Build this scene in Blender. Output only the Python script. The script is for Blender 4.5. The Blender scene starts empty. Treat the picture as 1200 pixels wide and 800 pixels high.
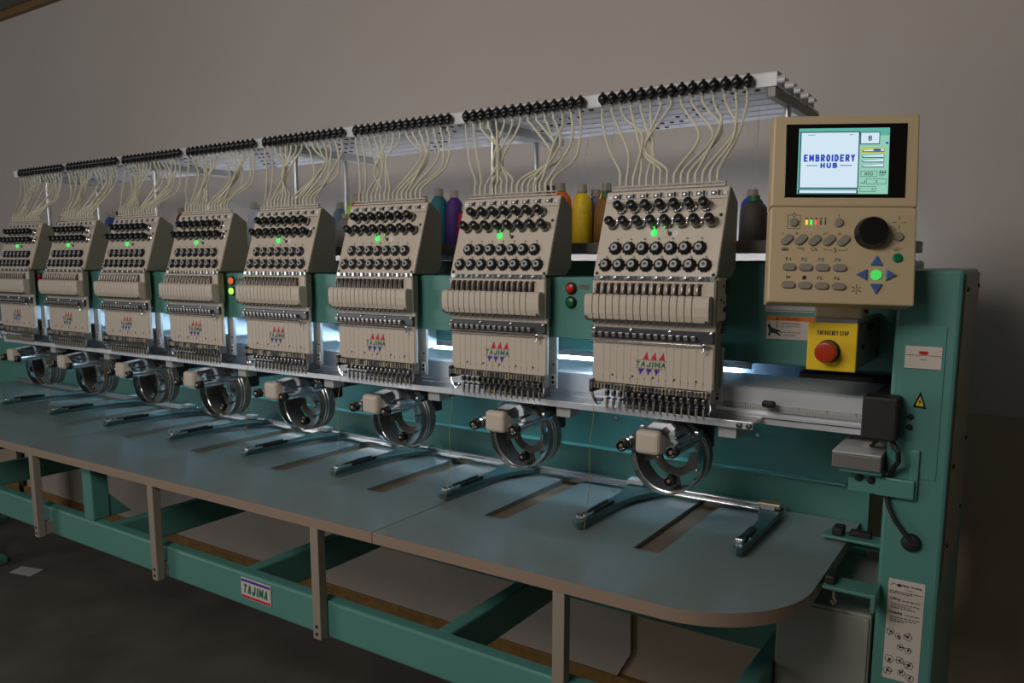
import bpy, bmesh, math, random
from mathutils import Vector, Matrix
random.seed(4)
C = bpy.context.scene.collection
PI = math.pi
PITCH = 0.36
NH = 8
ORD = ['first', 'second', 'third', 'fourth', 'fifth', 'sixth', 'seventh', 'eighth']

# ------------------------------------------------------------------ materials
def srgb(r, g, b):
    f = lambda c: (c / 255 / 12.92) if c / 255 <= 0.04045 else ((c / 255 + 0.055) / 1.055) ** 2.4
    return (f(r), f(g), f(b), 1)

def mat(name, col, rough=0.5, metal=0.0, noise=0.0, scale=20, bump=0.0, bscale=200, spec=None, coat=0.0, emit=None, es=0.0):
    m = bpy.data.materials.new(name); m.use_nodes = True
    nt = m.node_tree; b = nt.nodes['Principled BSDF']
    b.inputs['Base Color'].default_value = col
    b.inputs['Roughness'].default_value = rough
    b.inputs['Metallic'].default_value = metal
    if spec is not None: b.inputs['Specular IOR Level'].default_value = spec
    if coat: b.inputs['Coat Weight'].default_value = coat
    if emit:
        b.inputs['Emission Color'].default_value = emit
        b.inputs['Emission Strength'].default_value = es
    if noise or bump:
        tc = nt.nodes.new('ShaderNodeTexCoord')
    if noise:
        n = nt.nodes.new('ShaderNodeTexNoise'); n.inputs['Scale'].default_value = scale; n.inputs['Detail'].default_value = 5
        nt.links.new(tc.outputs['Object'], n.inputs['Vector'])
        r = nt.nodes.new('ShaderNodeValToRGB')
        r.color_ramp.elements[0].position = 0.3; r.color_ramp.elements[1].position = 0.72
        r.color_ramp.elements[0].color = (col[0] * (1 - noise), col[1] * (1 - noise), col[2] * (1 - noise), 1)
        r.color_ramp.elements[1].color = (min(1, col[0] * (1 + noise)), min(1, col[1] * (1 + noise)), min(1, col[2] * (1 + noise)), 1)
        nt.links.new(n.outputs['Fac'], r.inputs['Fac']); nt.links.new(r.outputs['Color'], b.inputs['Base Color'])
    if bump:
        n2 = nt.nodes.new('ShaderNodeTexNoise'); n2.inputs['Scale'].default_value = bscale; n2.inputs['Detail'].default_value = 3
        nt.links.new(tc.outputs['Object'], n2.inputs['Vector'])
        bp = nt.nodes.new('ShaderNodeBump'); bp.inputs['Strength'].default_value = bump; bp.inputs['Distance'].default_value = 0.002
        nt.links.new(n2.outputs['Fac'], bp.inputs['Height']); nt.links.new(bp.outputs['Normal'], b.inputs['Normal'])
    return m

M = {}
M['wall'] = mat('wall_paint', srgb(186, 176, 168), 0.9, noise=0.03, scale=1.5, bump=0.15, bscale=60)
M['wains'] = mat('wainscot_paint', srgb(178, 158, 134), 0.7, noise=0.05, scale=3, bump=0.1, bscale=60)
M['batten'] = mat('brown_wood', srgb(142, 104, 48), 0.6, noise=0.25, scale=25)
M['floor'] = mat('dark_concrete', srgb(98, 92, 84), 0.75, noise=0.25, scale=4, bump=0.2, bscale=40)
M['ceil'] = mat('ceiling_tile', srgb(120, 118, 110), 0.9, noise=0.05)
M['trimwood'] = mat('trim_wood', srgb(120, 90, 50), 0.6, noise=0.2, scale=20)
M['teal'] = mat('teal_paint', srgb(86, 141, 131), 0.38, noise=0.05, scale=3, bump=0.08, bscale=500)
M['beige'] = mat('beige_enamel', srgb(206, 192, 175), 0.42, noise=0.02, scale=8, bump=0.05, bscale=600)
M['beige2'] = mat('beige_plastic', srgb(206, 184, 146), 0.5, bump=0.08, bscale=900)
M['olive'] = mat('olive_enamel_and_shade', srgb(128, 126, 110), 0.45, bump=0.05, bscale=500)  # paint on some covers; on the beige heads, side shade put into colour
M['table'] = mat('grey_green_laminate', srgb(132, 144, 142), 0.22, noise=0.04, scale=4)
M['edge'] = mat('table_edge_band', srgb(150, 128, 110), 0.5)
M['post'] = mat('grey_painted_steel', srgb(150, 138, 124), 0.45, noise=0.03)
M['chrome'] = mat('chrome', (0.82, 0.84, 0.86, 1), 0.14, 1.0)
M['steel'] = mat('brushed_steel', (0.62, 0.62, 0.62, 1), 0.28, 1.0, noise=0.08, scale=60)
M['ringsteel'] = mat('ring_steel', (0.20, 0.185, 0.165, 1), 0.5, 0.35, noise=0.08, scale=30)
M['armteal'] = mat('grey_teal_metal', srgb(74, 104, 104), 0.3, 0.35)
M['alu'] = mat('anodised_aluminium', (0.74, 0.75, 0.78, 1), 0.35, 0.45)
M['hood'] = mat('polished_hood', (0.9, 0.92, 0.94, 1), 0.1, 0.97)
M['white'] = mat('white_powder_coat', srgb(226, 226, 230), 0.45)
M['dsteel'] = mat('dark_steel', (0.10, 0.10, 0.105, 1), 0.35, 0.8)
M['black'] = mat('black_plastic', (0.012, 0.012, 0.012, 1), 0.28)
M['mblack'] = mat('matt_black', (0.015, 0.014, 0.013, 1), 0.6)
M['dark'] = mat('dark_recess', (0.03, 0.026, 0.022, 1), 0.7)
M['lever'] = mat('lever_steel', (0.25, 0.22, 0.19, 1), 0.35, 0.7)
M['brass'] = mat('pale_brass', srgb(176, 164, 138), 0.35, 0.7)
M['tube'] = mat('cream_tube', srgb(222, 216, 190), 0.35, spec=0.5)
M['thread'] = mat('pale_thread', srgb(196, 192, 176), 0.8)
M['gthread'] = mat('olive_thread', srgb(160, 150, 80), 0.8)
M['red'] = mat('red_print', srgb(206, 20, 54), 0.5)
M['purple'] = mat('purple_print', srgb(70, 34, 160), 0.5)
M['green'] = mat('green_print', srgb(0, 110, 84), 0.5)
M['ink'] = mat('black_ink', (0.02, 0.02, 0.02, 1), 0.6)
M['grey'] = mat('grey_rubber', srgb(150, 142, 128), 0.5)
M['lgrey'] = mat('light_grey_metal', srgb(178, 178, 176), 0.45)
M['mgrey'] = mat('mid_grey_metal', srgb(112, 108, 102), 0.5)
M['cab'] = mat('cabinet_grey', srgb(150, 150, 138), 0.5, noise=0.03)
M['pale'] = mat('pale_back_plate', srgb(128, 142, 158), 0.4)
M['paleblue'] = mat('pale_blue_channel', srgb(150, 176, 214), 0.4)
M['slot'] = mat('brown_board', srgb(120, 98, 72), 0.6, noise=0.08, scale=12)
M['yellow'] = mat('yellow_plastic', srgb(236, 196, 10), 0.45)
M['redbtn'] = mat('red_button', srgb(176, 50, 16), 0.3)
M['stopred'] = mat('stop_red', srgb(190, 26, 18), 0.3)
M['startgreen'] = mat('start_green', srgb(24, 110, 54), 0.3)
M['setgreen'] = mat('set_green', srgb(8, 122, 78), 0.35)
M['blue'] = mat('blue_key', srgb(84, 108, 168), 0.35)
M['sticker'] = mat('white_sticker', srgb(208, 196, 184), 0.5)
M['orange'] = mat('orange_print', srgb(214, 110, 20), 0.5)
M['paper'] = mat('white_paper', srgb(190, 186, 180), 0.8)
M['sheet'] = mat('white_sheeting', srgb(186, 172, 158), 0.45, noise=0.06, scale=3, bump=0.6, bscale=6)
def glow(name, col, s): return mat(name, (0.02, 0.02, 0.02, 1), 0.4, emit=col, es=s)
M['led'] = glow('green_led', srgb(40, 255, 90), 1.3)
M['ledr'] = glow('red_led', srgb(255, 70, 60), 1.2)
M['ledy'] = glow('yellow_led', srgb(255, 210, 40), 1.2)
M['litgreen'] = glow('lit_green_lamp', srgb(190, 255, 90), 1.0)
M['litorange'] = glow('lit_orange_lamp', srgb(255, 130, 60), 0.6)
M['keyled'] = glow('green_key', srgb(70, 230, 100), 0.75)
M['lamp'] = glow('fluorescent_tube', (0.50, 0.75, 1.0, 1), 30.0)
M['blamp'] = glow('bed_fluorescent_tube', (0.56, 0.78, 1.0, 1), 26.0)
M['rlamp'] = glow('rear_fluorescent_tube', (0.80, 0.87, 1.0, 1), 19.0)
M['scr_teal'] = glow('screen_teal', srgb(100, 196, 178), 0.72)
M['scr_white'] = glow('screen_white', srgb(206, 226, 240), 0.95)
M['scr_mint'] = glow('screen_mint', srgb(160, 226, 200), 0.72)
M['scr_blue'] = glow('screen_blue', srgb(30, 70, 190), 0.8)
M['scr_dark'] = glow('screen_dark', srgb(16, 60, 90), 0.6)
M['scr_yellow'] = glow('screen_yellow', srgb(220, 220, 60), 0.7)
M['bezel'] = mat('black_glass', (0.010, 0.009, 0.008, 1), 0.15)

# ------------------------------------------------------------------ mesh helpers
class B:
    """collects shapes, each with a material, into ONE mesh"""
    def __init__(s): s.bm = bmesh.new(); s.mats = []
    def mi(s, m):
        m = M[m]
        if m not in s.mats: s.mats.append(m)
        return s.mats.index(m)
    def _fin(s, vs, m, mtx=None):
        i = s.mi(m); fs = set()
        for v in vs:
            for f in v.link_faces: fs.add(f)
        for f in fs: f.material_index = i
        if mtx is not None: bmesh.ops.transform(s.bm, matrix=mtx, verts=list(vs))
    def _merge(s, t, m, mtx):
        i = s.mi(m)
        if mtx is not None: bmesh.ops.transform(t, matrix=mtx, verts=t.verts)
        for f in t.faces: f.material_index = i
        me = bpy.data.meshes.new('tmp'); t.to_mesh(me); t.free(); s.bm.from_mesh(me); bpy.data.meshes.remove(me); return s
    def box(s, x0, x1, y0, y1, z0, z1, m, bev=0.0, seg=2, mtx=None):
        t = bmesh.new(); bmesh.ops.create_cube(t, size=1)
        for v in t.verts:
            v.co = Vector(((x0 + x1) / 2 + v.co.x * (x1 - x0), (y0 + y1) / 2 + v.co.y * (y1 - y0), (z0 + z1) / 2 + v.co.z * (z1 - z0)))
        if bev:
            bev = min(bev, 0.45 * min(abs(x1 - x0), abs(y1 - y0), abs(z1 - z0)))
            bmesh.ops.bevel(t, geom=list(t.edges), offset=bev, segments=seg, profile=0.5, affect='EDGES')
        return s._merge(t, m, mtx)
    def prism(s, poly, ax, a0, a1, m, bev=0.0, mtx=None):
        """poly: 2-D points in the plane across axis ax (x: (y,z), y: (x,z), z: (x,y))"""
        def P(u, v, a): return Vector((a, u, v)) if ax == 'x' else Vector((u, a, v)) if ax == 'y' else Vector((u, v, a))
        t = bmesh.new()
        lo = [t.verts.new(P(u, v, a0)) for u, v in poly]; hi = [t.verts.new(P(u, v, a1)) for u, v in poly]
        n = len(poly)
        t.faces.new(lo); t.faces.new(hi[::-1])
        for i in range(n): t.faces.new((lo[i], hi[i], hi[(i + 1) % n], lo[(i + 1) % n]))
        bmesh.ops.recalc_face_normals(t, faces=t.faces)
        if bev: bmesh.ops.bevel(t, geom=list(t.edges), offset=bev, segments=2, profile=0.5, affect='EDGES', clamp_overlap=True)
        return s._merge(t, m, mtx)
    def lathe(s, prof, o, d, m, n=20, mtx=None):
        """prof: (distance along d, radius) pairs"""
        o = Vector(o); d = Vector(d).normalized()
        u = d.orthogonal().normalized(); w = d.cross(u)
        rings = []
        for a, r in prof:
            if r < 1e-6: rings.append([s.bm.verts.new(o + d * a)])
            else: rings.append([s.bm.verts.new(o + d * a + (u * math.cos(2 * PI * k / n) + w * math.sin(2 * PI * k / n)) * r) for k in range(n)])
        for A, Bq in zip(rings, rings[1:]):
            for k in range(n):
                q = [A[k % len(A)], A[(k + 1) % len(A)], Bq[(k + 1) % len(Bq)], Bq[k % len(Bq)]]
                q = [v for i, v in enumerate(q) if v not in q[:i]]
                if len(q) > 2: s.bm.faces.new(q)
        vs = [v for r in rings for v in r]
        fs = list({f for v in vs for f in v.link_faces})
        bmesh.ops.recalc_face_normals(s.bm, faces=fs)
        for f in fs: f.smooth = True
        s._fin(vs, m, mtx); return s
    def cyl(s, p0, p1, r, m, n=14, r1=None):
        p0 = Vector(p0); p1 = Vector(p1); L = (p1 - p0).length; r1 = r if r1 is None else r1
        return s.lathe([(0, 0), (0, r), (0.0005, r), (L - 0.0005, r1), (L, r1), (L, 0)], p0, p1 - p0, m, n)
    def ball(s, c, r, m, n=12, sx=1, sy=1, sz=1):
        t = bmesh.new(); bmesh.ops.create_uvsphere(t, u_segments=n, v_segments=max(6, n // 2 + 2), radius=r)
        for v in t.verts: v.co = Vector((c[0] + v.co.x * sx, c[1] + v.co.y * sy, c[2] + v.co.z * sz))
        for f in t.faces: f.smooth = True
        return s._merge(t, m, None)
    def tube(s, pts, r, m, n=8, cap=True):
        pts = [Vector(p) for p in pts]; rings = []; u = None
        for i, p in enumerate(pts):
            d = (pts[min(i + 1, len(pts) - 1)] - pts[max(i - 1, 0)]).normalized()
            u = d.orthogonal().normalized() if u is None else (u - d * u.dot(d)).normalized()
            w = d.cross(u); rad = r[i] if isinstance(r, (list, tuple)) else r
            rings.append([s.bm.verts.new(p + (u * math.cos(2 * PI * k / n) + w * math.sin(2 * PI * k / n)) * rad) for k in range(n)])
        for A, Bq in zip(rings, rings[1:]):
            for k in range(n):
                f = s.bm.faces.new((A[k], A[(k + 1) % n], Bq[(k + 1) % n], Bq[k])); f.smooth = True
        if cap: s.bm.faces.new(rings[0][::-1]); s.bm.faces.new(rings[-1])
        s._fin([v for q in rings for v in q], m); return s
    def mesh(s, me, m, mtx):
        t = bmesh.new(); t.from_mesh(me); return s._merge(t, m, mtx)
    def done(s, name):
        for e in s.bm.edges:
            if len(e.link_faces) == 2 and e.calc_face_angle(0) > 0.6: e.smooth = False
        me = bpy.data.meshes.new(name); s.bm.to_mesh(me); s.bm.free()
        for m in s.mats: me.materials.append(m)
        return me

def wpos(o):
    p = Vector((0, 0, 0))
    while o is not None: p += o.location; o = o.parent
    return p

def obj(name, b, parent=None, at=None, label=None):
    """link one mesh; shapes are given in place, the object's origin goes to `at` (or its parent's)"""
    o0 = Vector(at) if at is not None else (wpos(parent) if parent else Vector((0, 0, 0)))
    bmesh.ops.translate(b.bm, vec=-o0, verts=b.bm.verts)
    o = bpy.data.objects.new(name, b.done(name)); C.objects.link(o)
    if parent: o.parent = parent; o.location = o0 - wpos(parent)
    else: o.location = o0
    if label: o['label'] = label
    return o

def inst(src, parent, loc=None):
    o = src.copy(); C.objects.link(o); o.parent = parent
    if loc is not None: o.location = loc
    for ch in list(src.children): inst(ch, o)
    return o

def tag(o, label, cat, group=None, kind=None):
    o['label'] = label; o['category'] = cat
    if group: o['group'] = group
    if kind: o['kind'] = kind
    return o

def empty(name, loc, label=None, cat=None, group=None):
    o = bpy.data.objects.new(name, None); C.objects.link(o); o.location = loc; o.empty_display_size = 0.02
    if label: tag(o, label, cat, group)
    return o

def struct(o): o['kind'] = 'structure'; return o

def copy_tree(o, parent=None):
    c = o.copy(); C.objects.link(c); c.parent = parent
    for ch in list(o.children): copy_tree(ch, c)
    return c

_tx = {}
def text_mesh(body, size=0.01, shear=0.0, bold=0.0, spacing=1.0, ext=0.0002):
    key = (body, size, shear, bold, spacing, ext)
    if key in _tx: return _tx[key]
    cu = bpy.data.curves.new('lettering', 'FONT'); cu.body = body; cu.size = size; cu.shear = shear; cu.offset = bold
    cu.align_x = 'CENTER'; cu.align_y = 'CENTER'; cu.space_character = spacing; cu.extrude = ext; cu.resolution_u = 3
    t = bpy.data.objects.new('lettering', cu); C.objects.link(t)
    dg = bpy.context.evaluated_depsgraph_get(); dg.update()
    me = bpy.data.meshes.new_from_object(t.evaluated_get(dg))
    bpy.data.objects.remove(t); bpy.data.curves.remove(cu)
    me.materials.clear(); _tx[key] = me; return me
STAND = Matrix.Rotation(PI / 2, 4, 'X')                    # text plane -> facing -Y
def put(x, y, z, sx=1, sz=1): return Matrix.Translation((x, y, z)) @ STAND @ Matrix.Diagonal((sx, sz, 1, 1))
def fit(me, w, h):
    xs = [v.co.x for v in me.vertices]; ys = [v.co.y for v in me.vertices]
    return w / (max(xs) - min(xs)), h / (max(ys) - min(ys)), (max(xs) + min(xs)) / 2, (max(ys) + min(ys)) / 2
def letters(b, body, x, y, z, w, h, m, shear=0.0, bold=0.0, post=None):
    me = text_mesh(body, 0.1, shear, bold * 10 if bold else 0.0, 1.0, 0.0)
    sx, sy, cx, cy = fit(me, w, h)
    mt = Matrix.Translation((x, y, z)) @ STAND @ Matrix.Diagonal((sx, sy, 1, 1)) @ Matrix.Translation((-cx, -cy, 0))
    if post is not None: mt = post @ mt
    b.mesh(me, m, mt)

STROKES = {
 'A': [[(0, 0), (.5, 1), (1, 0)], [(.2, .36), (.8, .36)]], 'B': [[(0, 0), (0, 1), (.7, 1), (.9, .87), (.9, .64), (.7, .52), (0, .52)], [(.7, .52), (1, .38), (1, .13), (.75, 0), (0, 0)]],
 'C': [[(1, .8), (.72, 1), (.28, 1), (0, .75), (0, .25), (.28, 0), (.72, 0), (1, .2)]], 'D': [[(0, 0), (0, 1), (.6, 1), (1, .7), (1, .3), (.6, 0), (0, 0)]],
 'E': [[(1, 1), (0, 1), (0, 0), (1, 0)], [(0, .52), (.85, .52)]], 'G': [[(1, .8), (.72, 1), (.28, 1), (0, .75), (0, .25), (.28, 0), (.72, 0), (1, .2), (1, .46), (.6, .46)]],
 'H': [[(0, 0), (0, 1)], [(1, 0), (1, 1)], [(0, .5), (1, .5)]], 'I': [[(.5, 0), (.5, 1)]], 'J': [[(.9, 1), (.9, .25), (.65, 0), (.3, 0), (0, .25)]],
 'M': [[(0, 0), (0, 1), (.5, .3), (1, 1), (1, 0)]], 'N': [[(0, 0), (0, 1), (1, 0), (1, 1)]], 'O': [[(.3, 0), (0, .28), (0, .72), (.3, 1), (.7, 1), (1, .72), (1, .28), (.7, 0), (.3, 0)]],
 'P': [[(0, 0), (0, 1), (.75, 1), (1, .85), (1, .6), (.75, .45), (0, .45)]], 'R': [[(0, 0), (0, 1), (.75, 1), (1, .85), (1, .62), (.75, .48), (0, .48)], [(.5, .48), (1, 0)]],
 'S': [[(1, .82), (.75, 1), (.25, 1), (0, .82), (.1, .6), (.9, .4), (1, .18), (.75, 0), (.25, 0), (0, .18)]], 'T': [[(0, 1), (1, 1)], [(.5, 1), (.5, 0)]],
 'U': [[(0, 1), (0, .25), (.28, 0), (.72, 0), (1, .25), (1, 1)]], 'Y': [[(0, 1), (.5, .5), (1, 1)], [(.5, .5), (.5, 0)]]}
def block(b, word, x, y, z, w, h, m, weight=0.2, slant=0.0, post=None, depth=0.0004):
    """bold block capitals centred on x, z and facing -Y; weight is the stroke width over the height"""
    wid = [0.35 if c in 'I ' else 1.15 if c == 'M' else 0.95 for c in word]; gap = 0.30
    tot = sum(wid) + gap * (len(word) - 1); sx = w / tot; t = h * weight; cur = x - w / 2
    for c, cw in zip(word, wid):
        if c != ' ':
            for line in STROKES[c]:
                P = [Vector((cur + t / 2 + u * max(cw * sx - t, 1e-5), z - h / 2 + t / 2 + v * (h - t))) for u, v in line]
                P = [Vector((p.x + slant * (p.y - z), p.y)) for p in P]
                for p, q in zip(P, P[1:]):
                    d = (q - p).normalized(); n = Vector((-d.y, d.x)) * t / 2; e = d * t * 0.42
                    yy = y - random.random() * 0.00008
                    quad = [p - e - n, q + e - n, q + e + n, p - e + n]
                    b.prism([(v.x, v.y) for v in quad], 'y', yy, yy + depth, m, mtx=post)
        cur += (cw + gap) * sx

# ------------------------------------------------------------------ the room
WY = 0.75
b = B(); b.box(-7, 3.5, WY, WY + 0.15, 0, 2.9, 'wall'); struct(obj('wall_back', b))
b = B(); b.box(-7, 3.5, WY - 0.006, WY, 0.045, 0.985, 'wains'); struct(obj('trim_1', b))
b = B(); b.box(-7, 3.5, WY - 0.03, WY, 0, 0.045, 'batten', 0.003); struct(obj('baseboard_back', b))
b = B(); b.box(-7, 3.5, -5, WY + 0.15, -0.1, 0, 'floor'); struct(obj('floor', b))
b = B(); b.box(-7, 3.5, -5, WY + 0.15, 2.64, 2.7, 'ceil'); struct(obj('ceiling', b))
b = B(); b.box(-7, 3.5, WY - 0.03, WY, 2.605, 2.64, 'trimwood', 0.004); struct(obj('trim_2', b))
b = B()
pts = [(-4.20, 0.045), (-0.46, 0.045), (-0.43, 0.035), (-0.405, 0.042), (-0.36, 0.13), (-0.37, 0.75), (-4.20, 0.75)]
b.prism(pts, 'y', WY - 0.022, WY - 0.016, 'sheet')
tag(obj('wall_sheeting', b, at=(-1.3, WY - 0.02, 0.06)), 'loose white sheeting with a torn corner against the wall under the table', 'sheet')
b = B(); b.prism([(-3.02, 0.10), (-2.90, 0.13), (-2.93, 0.20), (-3.05, 0.165)], 'z', 0.0005, 0.0015, 'paper')
tag(obj('paper_scrap', b, at=(-2.97, 0.15, 0)), 'small pale scrap of paper lying on the dark floor', 'paper')

b = B(); b.box(-4.285, -4.228, WY - 0.03, WY - 0.006, 0.0, 0.985, 'dark', 0.002); struct(obj('trim_3', b))
# ------------------------------------------------------------------ the machine's frame
XL, XR = -3.80, 0.413
fr = empty('machine_frame', (-1.3, 0.2, 0), 'teal steel frame of the embroidery machine with end columns and long beams', 'machine frame')
b = B()
b.box(0.413, 0.509, 0.06, 0.41, 0.0, 1.332, 'teal', 0.006)
b.box(0.508, 0.512, 0.075, 0.40, 0.80, 1.325, 'olive', 0.001)
for z in (1.30, 1.0, 0.86):
    for y in (0.10, 0.37): b.cyl((0.511, y, z), (0.515, y, z), 0.004, 'dsteel', 8)
b.prism([(0.30, 0), (0.56, 0), (0.56, 0.98), (0.45, 0.98), (0.30, 0.62)], 'x', 0.44, 0.507, 'teal', 0.003)
b.box(0.425, 0.492, 0.0585, 0.062, 0.98, 1.24, 'teal', 0.0015)
obj('end_column', b, fr)
b = B()
b.box(XL - 0.10, XL, 0.06, 0.41, 0, 1.332, 'teal', 0.006); b.box(XL - 0.15, XL + 0.05, 0.05, 0.42, 0.0, 0.03, 'teal', 0.006)
obj('end_column', b, fr)
b = B(); b.box(-3.27, -3.23, 0.09, 0.13, 0.03, 0.50, 'teal', 0.003); b.box(-3.36, -3.14, 0.07, 0.15, 0.0, 0.035, 'teal', 0.006); obj('levelling_foot', b, fr)
b = B(); b.box(XL, XR, 0.24, 0.41, 1.134, 1.347, 'teal', 0.006); obj('main_beam', b, fr)
b = B()
b.box(XL, -0.02, 0.032, 0.2395, 1.20, 1.313, 'teal', 0.002); b.box(XL, -0.02, 0.032, 0.036, 1.186, 1.202, 'teal', 0.001)
obj('beam_cover', b, fr)
b = B(); b.box(XL, 0.32, -0.235, -0.20, 0.50, 0.587, 'teal', 0.006, 3); obj('front_beam', b, fr)
for x in (-0.360, -0.975, -1.590, -2.62, -3.25, 0.224):
    b = B(); b.box(x - 0.018, x + 0.018, -0.201, 0.376, 0.500, 0.585, 'teal', 0.005, 2); obj('cross_beam', b, fr)
b = B()
b.box(-1.70, -1.648, -0.232, -0.18, 0.587, 0.764, 'teal', 0.004)
b.prism([(-0.181, 0.587), (-0.11, 0.587), (-0.181, 0.66)], 'x', -1.66, -1.652, 'teal')
obj('corner_post', b, fr)
b = B()
b.box(XL, XR, 0.390, 0.400, 0.86, 1.035, 'teal', 0.002); b.box(XL, 0.30, 0.362, 0.392, 0.866, 0.870, 'teal', 0.001)
b.prism([(XL, 0.44), (0.195, 0.44), (0.195, 0.70), (0.345, 0.70), (0.345, 0.868), (XL, 0.868)], 'y', 0.376, 0.400, 'teal')
for k in range(9):
    x = 0.1 - 0.36 * k
    b.lathe([(0, 0.005), (0.003, 0.005), (0.004, 0.003), (0.004, 0)], (x, 0.390, 0.95), (0, -1, 0), 'steel', 8)
obj('back_panel', b, fr)
b = B(); b.box(XL, XR, 0.355, 0.375, 1.035, 1.138, 'pale', 0.002); obj('back_plate', b, fr, label='pale grey plate behind the lamp')
# brackets that tie the table to the column
b = B()
b.prism([(0.285, 0.22), (0.415, 0.215), (0.415, 0.27), (0.285, 0.262)], 'z', 0.7935, 0.799, 'teal', 0.001)
b.box(0.33, 0.413, 0.258, 0.264, 0.770, 0.7935, 'teal')
b.box(0.302, 0.322, 0.225, 0.262, 0.799, 0.815, 'mblack', 0.003); b.box(0.332, 0.372, 0.24, 0.262, 0.799, 0.809, 'mblack', 0.002)
obj('table_bracket', b, fr)
b = B()
b.box(0.333, 0.415, 0.0, 0.056, 0.775, 0.781, 'teal', 0.001)
b.box(0.413, 0.42, 0.0, 0.062, 0.75, 0.782, 'teal', 0.001)
b.box(0.336, 0.352, 0.008, 0.05, 0.781, 0.797, 'mblack', 0.003)
b.tube([(0.352, 0.012, 0.775), (0.352, 0.012, 0.758), (0.356, 0.012, 0.752), (0.352, 0.012, 0.745), (0.348, 0.012, 0.752)], 0.0025, 'brass', 6)
obj('table_bracket', b, fr)
# bracket and cover plate by the column for the cable
b = B()
b.box(0.355, 0.415, 0.062, 0.068, 0.942, 0.985, 'teal', 0.001); b.box(0.345, 0.413, 0.03, 0.20, 0.983, 0.990, 'teal', 0.001)
for x, z in ((0.372, 0.968), (0.392, 0.966)): b.lathe([(0, 0.006), (0.004, 0.006), (0.005, 0.004), (0.005, 0)], (x, 0.062, z), (0, -1, 0), 'mblack', 10)
obj('box_bracket', b, fr)
b = B(); b.box(0.402, 0.462, 0.046, 0.0605, 0.945, 0.978, 'teal', 0.002); b.box(0.452, 0.466, 0.053, 0.0605, 0.943, 1.03, 'teal', 0.002); obj('cable_cover', b, fr)
# stickers and plates on the column
YS = 0.0585
b = B(); b.box(0.432, 0.489, YS + 0.0005, YS + 0.002, 0.612, 0.797, 'sticker')
yy = YS + 0.0002
b.tube([(0.436, yy, 0.785), (0.440, yy, 0.790), (0.446, yy, 0.786)], 0.0006, 'ink', 5)
b.ball((0.449, yy, 0.787), 0.004, 'ink', 8, 1, 0.05, 0.7)
letters(b, 'Oiling \u2022 Greasing', 0.468, yy, 0.787, 0.032, 0.005, 'ink', bold=0.0003)
letters(b, 'Caution', 0.466, yy, 0.781, 0.014, 0.003, 'ink')
letters(b, 'Oiling', 0.444, yy, 0.761, 0.017, 0.0065, 'ink', bold=0.0003)
letters(b, 'Greasing', 0.446, yy, 0.736, 0.021, 0.0065, 'ink', bold=0.0003)
rn = random.Random(7)
for z, x0, x1 in ((0.775, 0.434, 0.486), (0.772, 0.434, 0.470), (0.7525, 0.438, 0.484), (0.7485, 0.438, 0.470), (0.745, 0.438, 0.476), (0.728, 0.438, 0.485), (0.724, 0.438, 0.478), (0.7205, 0.438, 0.462), (0.760, 0.456, 0.483), (0.735, 0.460, 0.484)):
    x = x0
    while x < x1:
        w = rn.uniform(0.002, 0.006); b.box(x, min(x + w, x1), yy - 0.0001, yy + 0.0003, z - 0.0007, z + 0.0007, 'ink'); x += w + 0.0014
for cx, cz, r in ((0.440, 0.700, 0.007), (0.453, 0.694, 0.006), (0.468, 0.696, 0.008), (0.457, 0.675, 0.007), (0.470, 0.672, 0.006), (0.441, 0.648, 0.008), (0.458, 0.650, 0.007), (0.473, 0.645, 0.009), (0.440, 0.627, 0.008), (0.462, 0.628, 0.007), (0.476, 0.622, 0.007)):
    k = rn.randint(5, 8)
    P = [(cx + r * rn.uniform(0.7, 1.1) * math.cos(2 * PI * i / k), yy, cz + r * rn.uniform(0.7, 1.1) * math.sin(2 * PI * i / k)) for i in range(k)]
    b.tube(P + [P[0]], 0.0005, 'ink', 4); 
    for _ in range(3): b.tube([P[rn.randrange(k)], (cx + rn.uniform(-.3, .3) * r, yy, cz + rn.uniform(-.3, .3) * r)], 0.0006, 'ink', 4)
    b.ball((cx + rn.uniform(-.3, .3) * r, yy, cz), r * 0.3, 'ink', 8, 1, 0.05, 1)
obj('instruction_sticker', b, fr, label='tall white oiling instruction sticker with diagrams')
b = B(); b.box(0.432, 0.487, YS - 0.001, YS + 0.002, 1.168, 1.206, 'sticker', 0.0006); b.box(0.433, 0.486, YS - 0.0013, YS, 1.1905, 1.1913, 'ink')
b.box(0.4325, 0.4865, YS - 0.0012, YS, 1.1682, 1.1688, 'ink'); b.box(0.453, 0.466, YS - 0.0018, YS, 1.1925, 1.198, 'stopred'); 
letters(b, 'OPEN', 0.4595, YS - 0.0014, 1.184, 0.010, 0.0025, 'ink')
obj('cover_label', b, fr, label='small beige plate with a red mark')
b = B()
b.prism([(0.449, 1.103), (0.470, 1.101), (0.4595, 1.130)], 'y', YS, YS + 0.002, 'yellow')
b.prism([(0.4515, 1.1045), (0.4675, 1.103), (0.4595, 1.126)], 'y', YS - 0.0004, YS, 'ink')
b.prism([(0.4535, 1.1065), (0.4655, 1.1055), (0.4595, 1.1225)], 'y', YS - 0.0007, YS - 0.0003, 'yellow')
b.prism([(0.4605, 1.119), (0.4568, 1.1122), (0.4592, 1.1125), (0.4575, 1.1068), (0.4622, 1.114), (0.4597, 1.1137)], 'y', YS - 0.001, YS - 0.0006, 'ink')
obj('hazard_sticker', b, fr, label='yellow triangular electric shock warning sticker')
for x, z in ((0.447, 1.086), (0.447, 1.068)):
    b = B(); b.lathe([(0, 0.005), (0.003, 0.005), (0.005, 0.003), (0.005, 0)], (x, YS + 0.0005, z), (0, -1, 0), 'mblack', 10); obj('bolt', b, fr)
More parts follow.
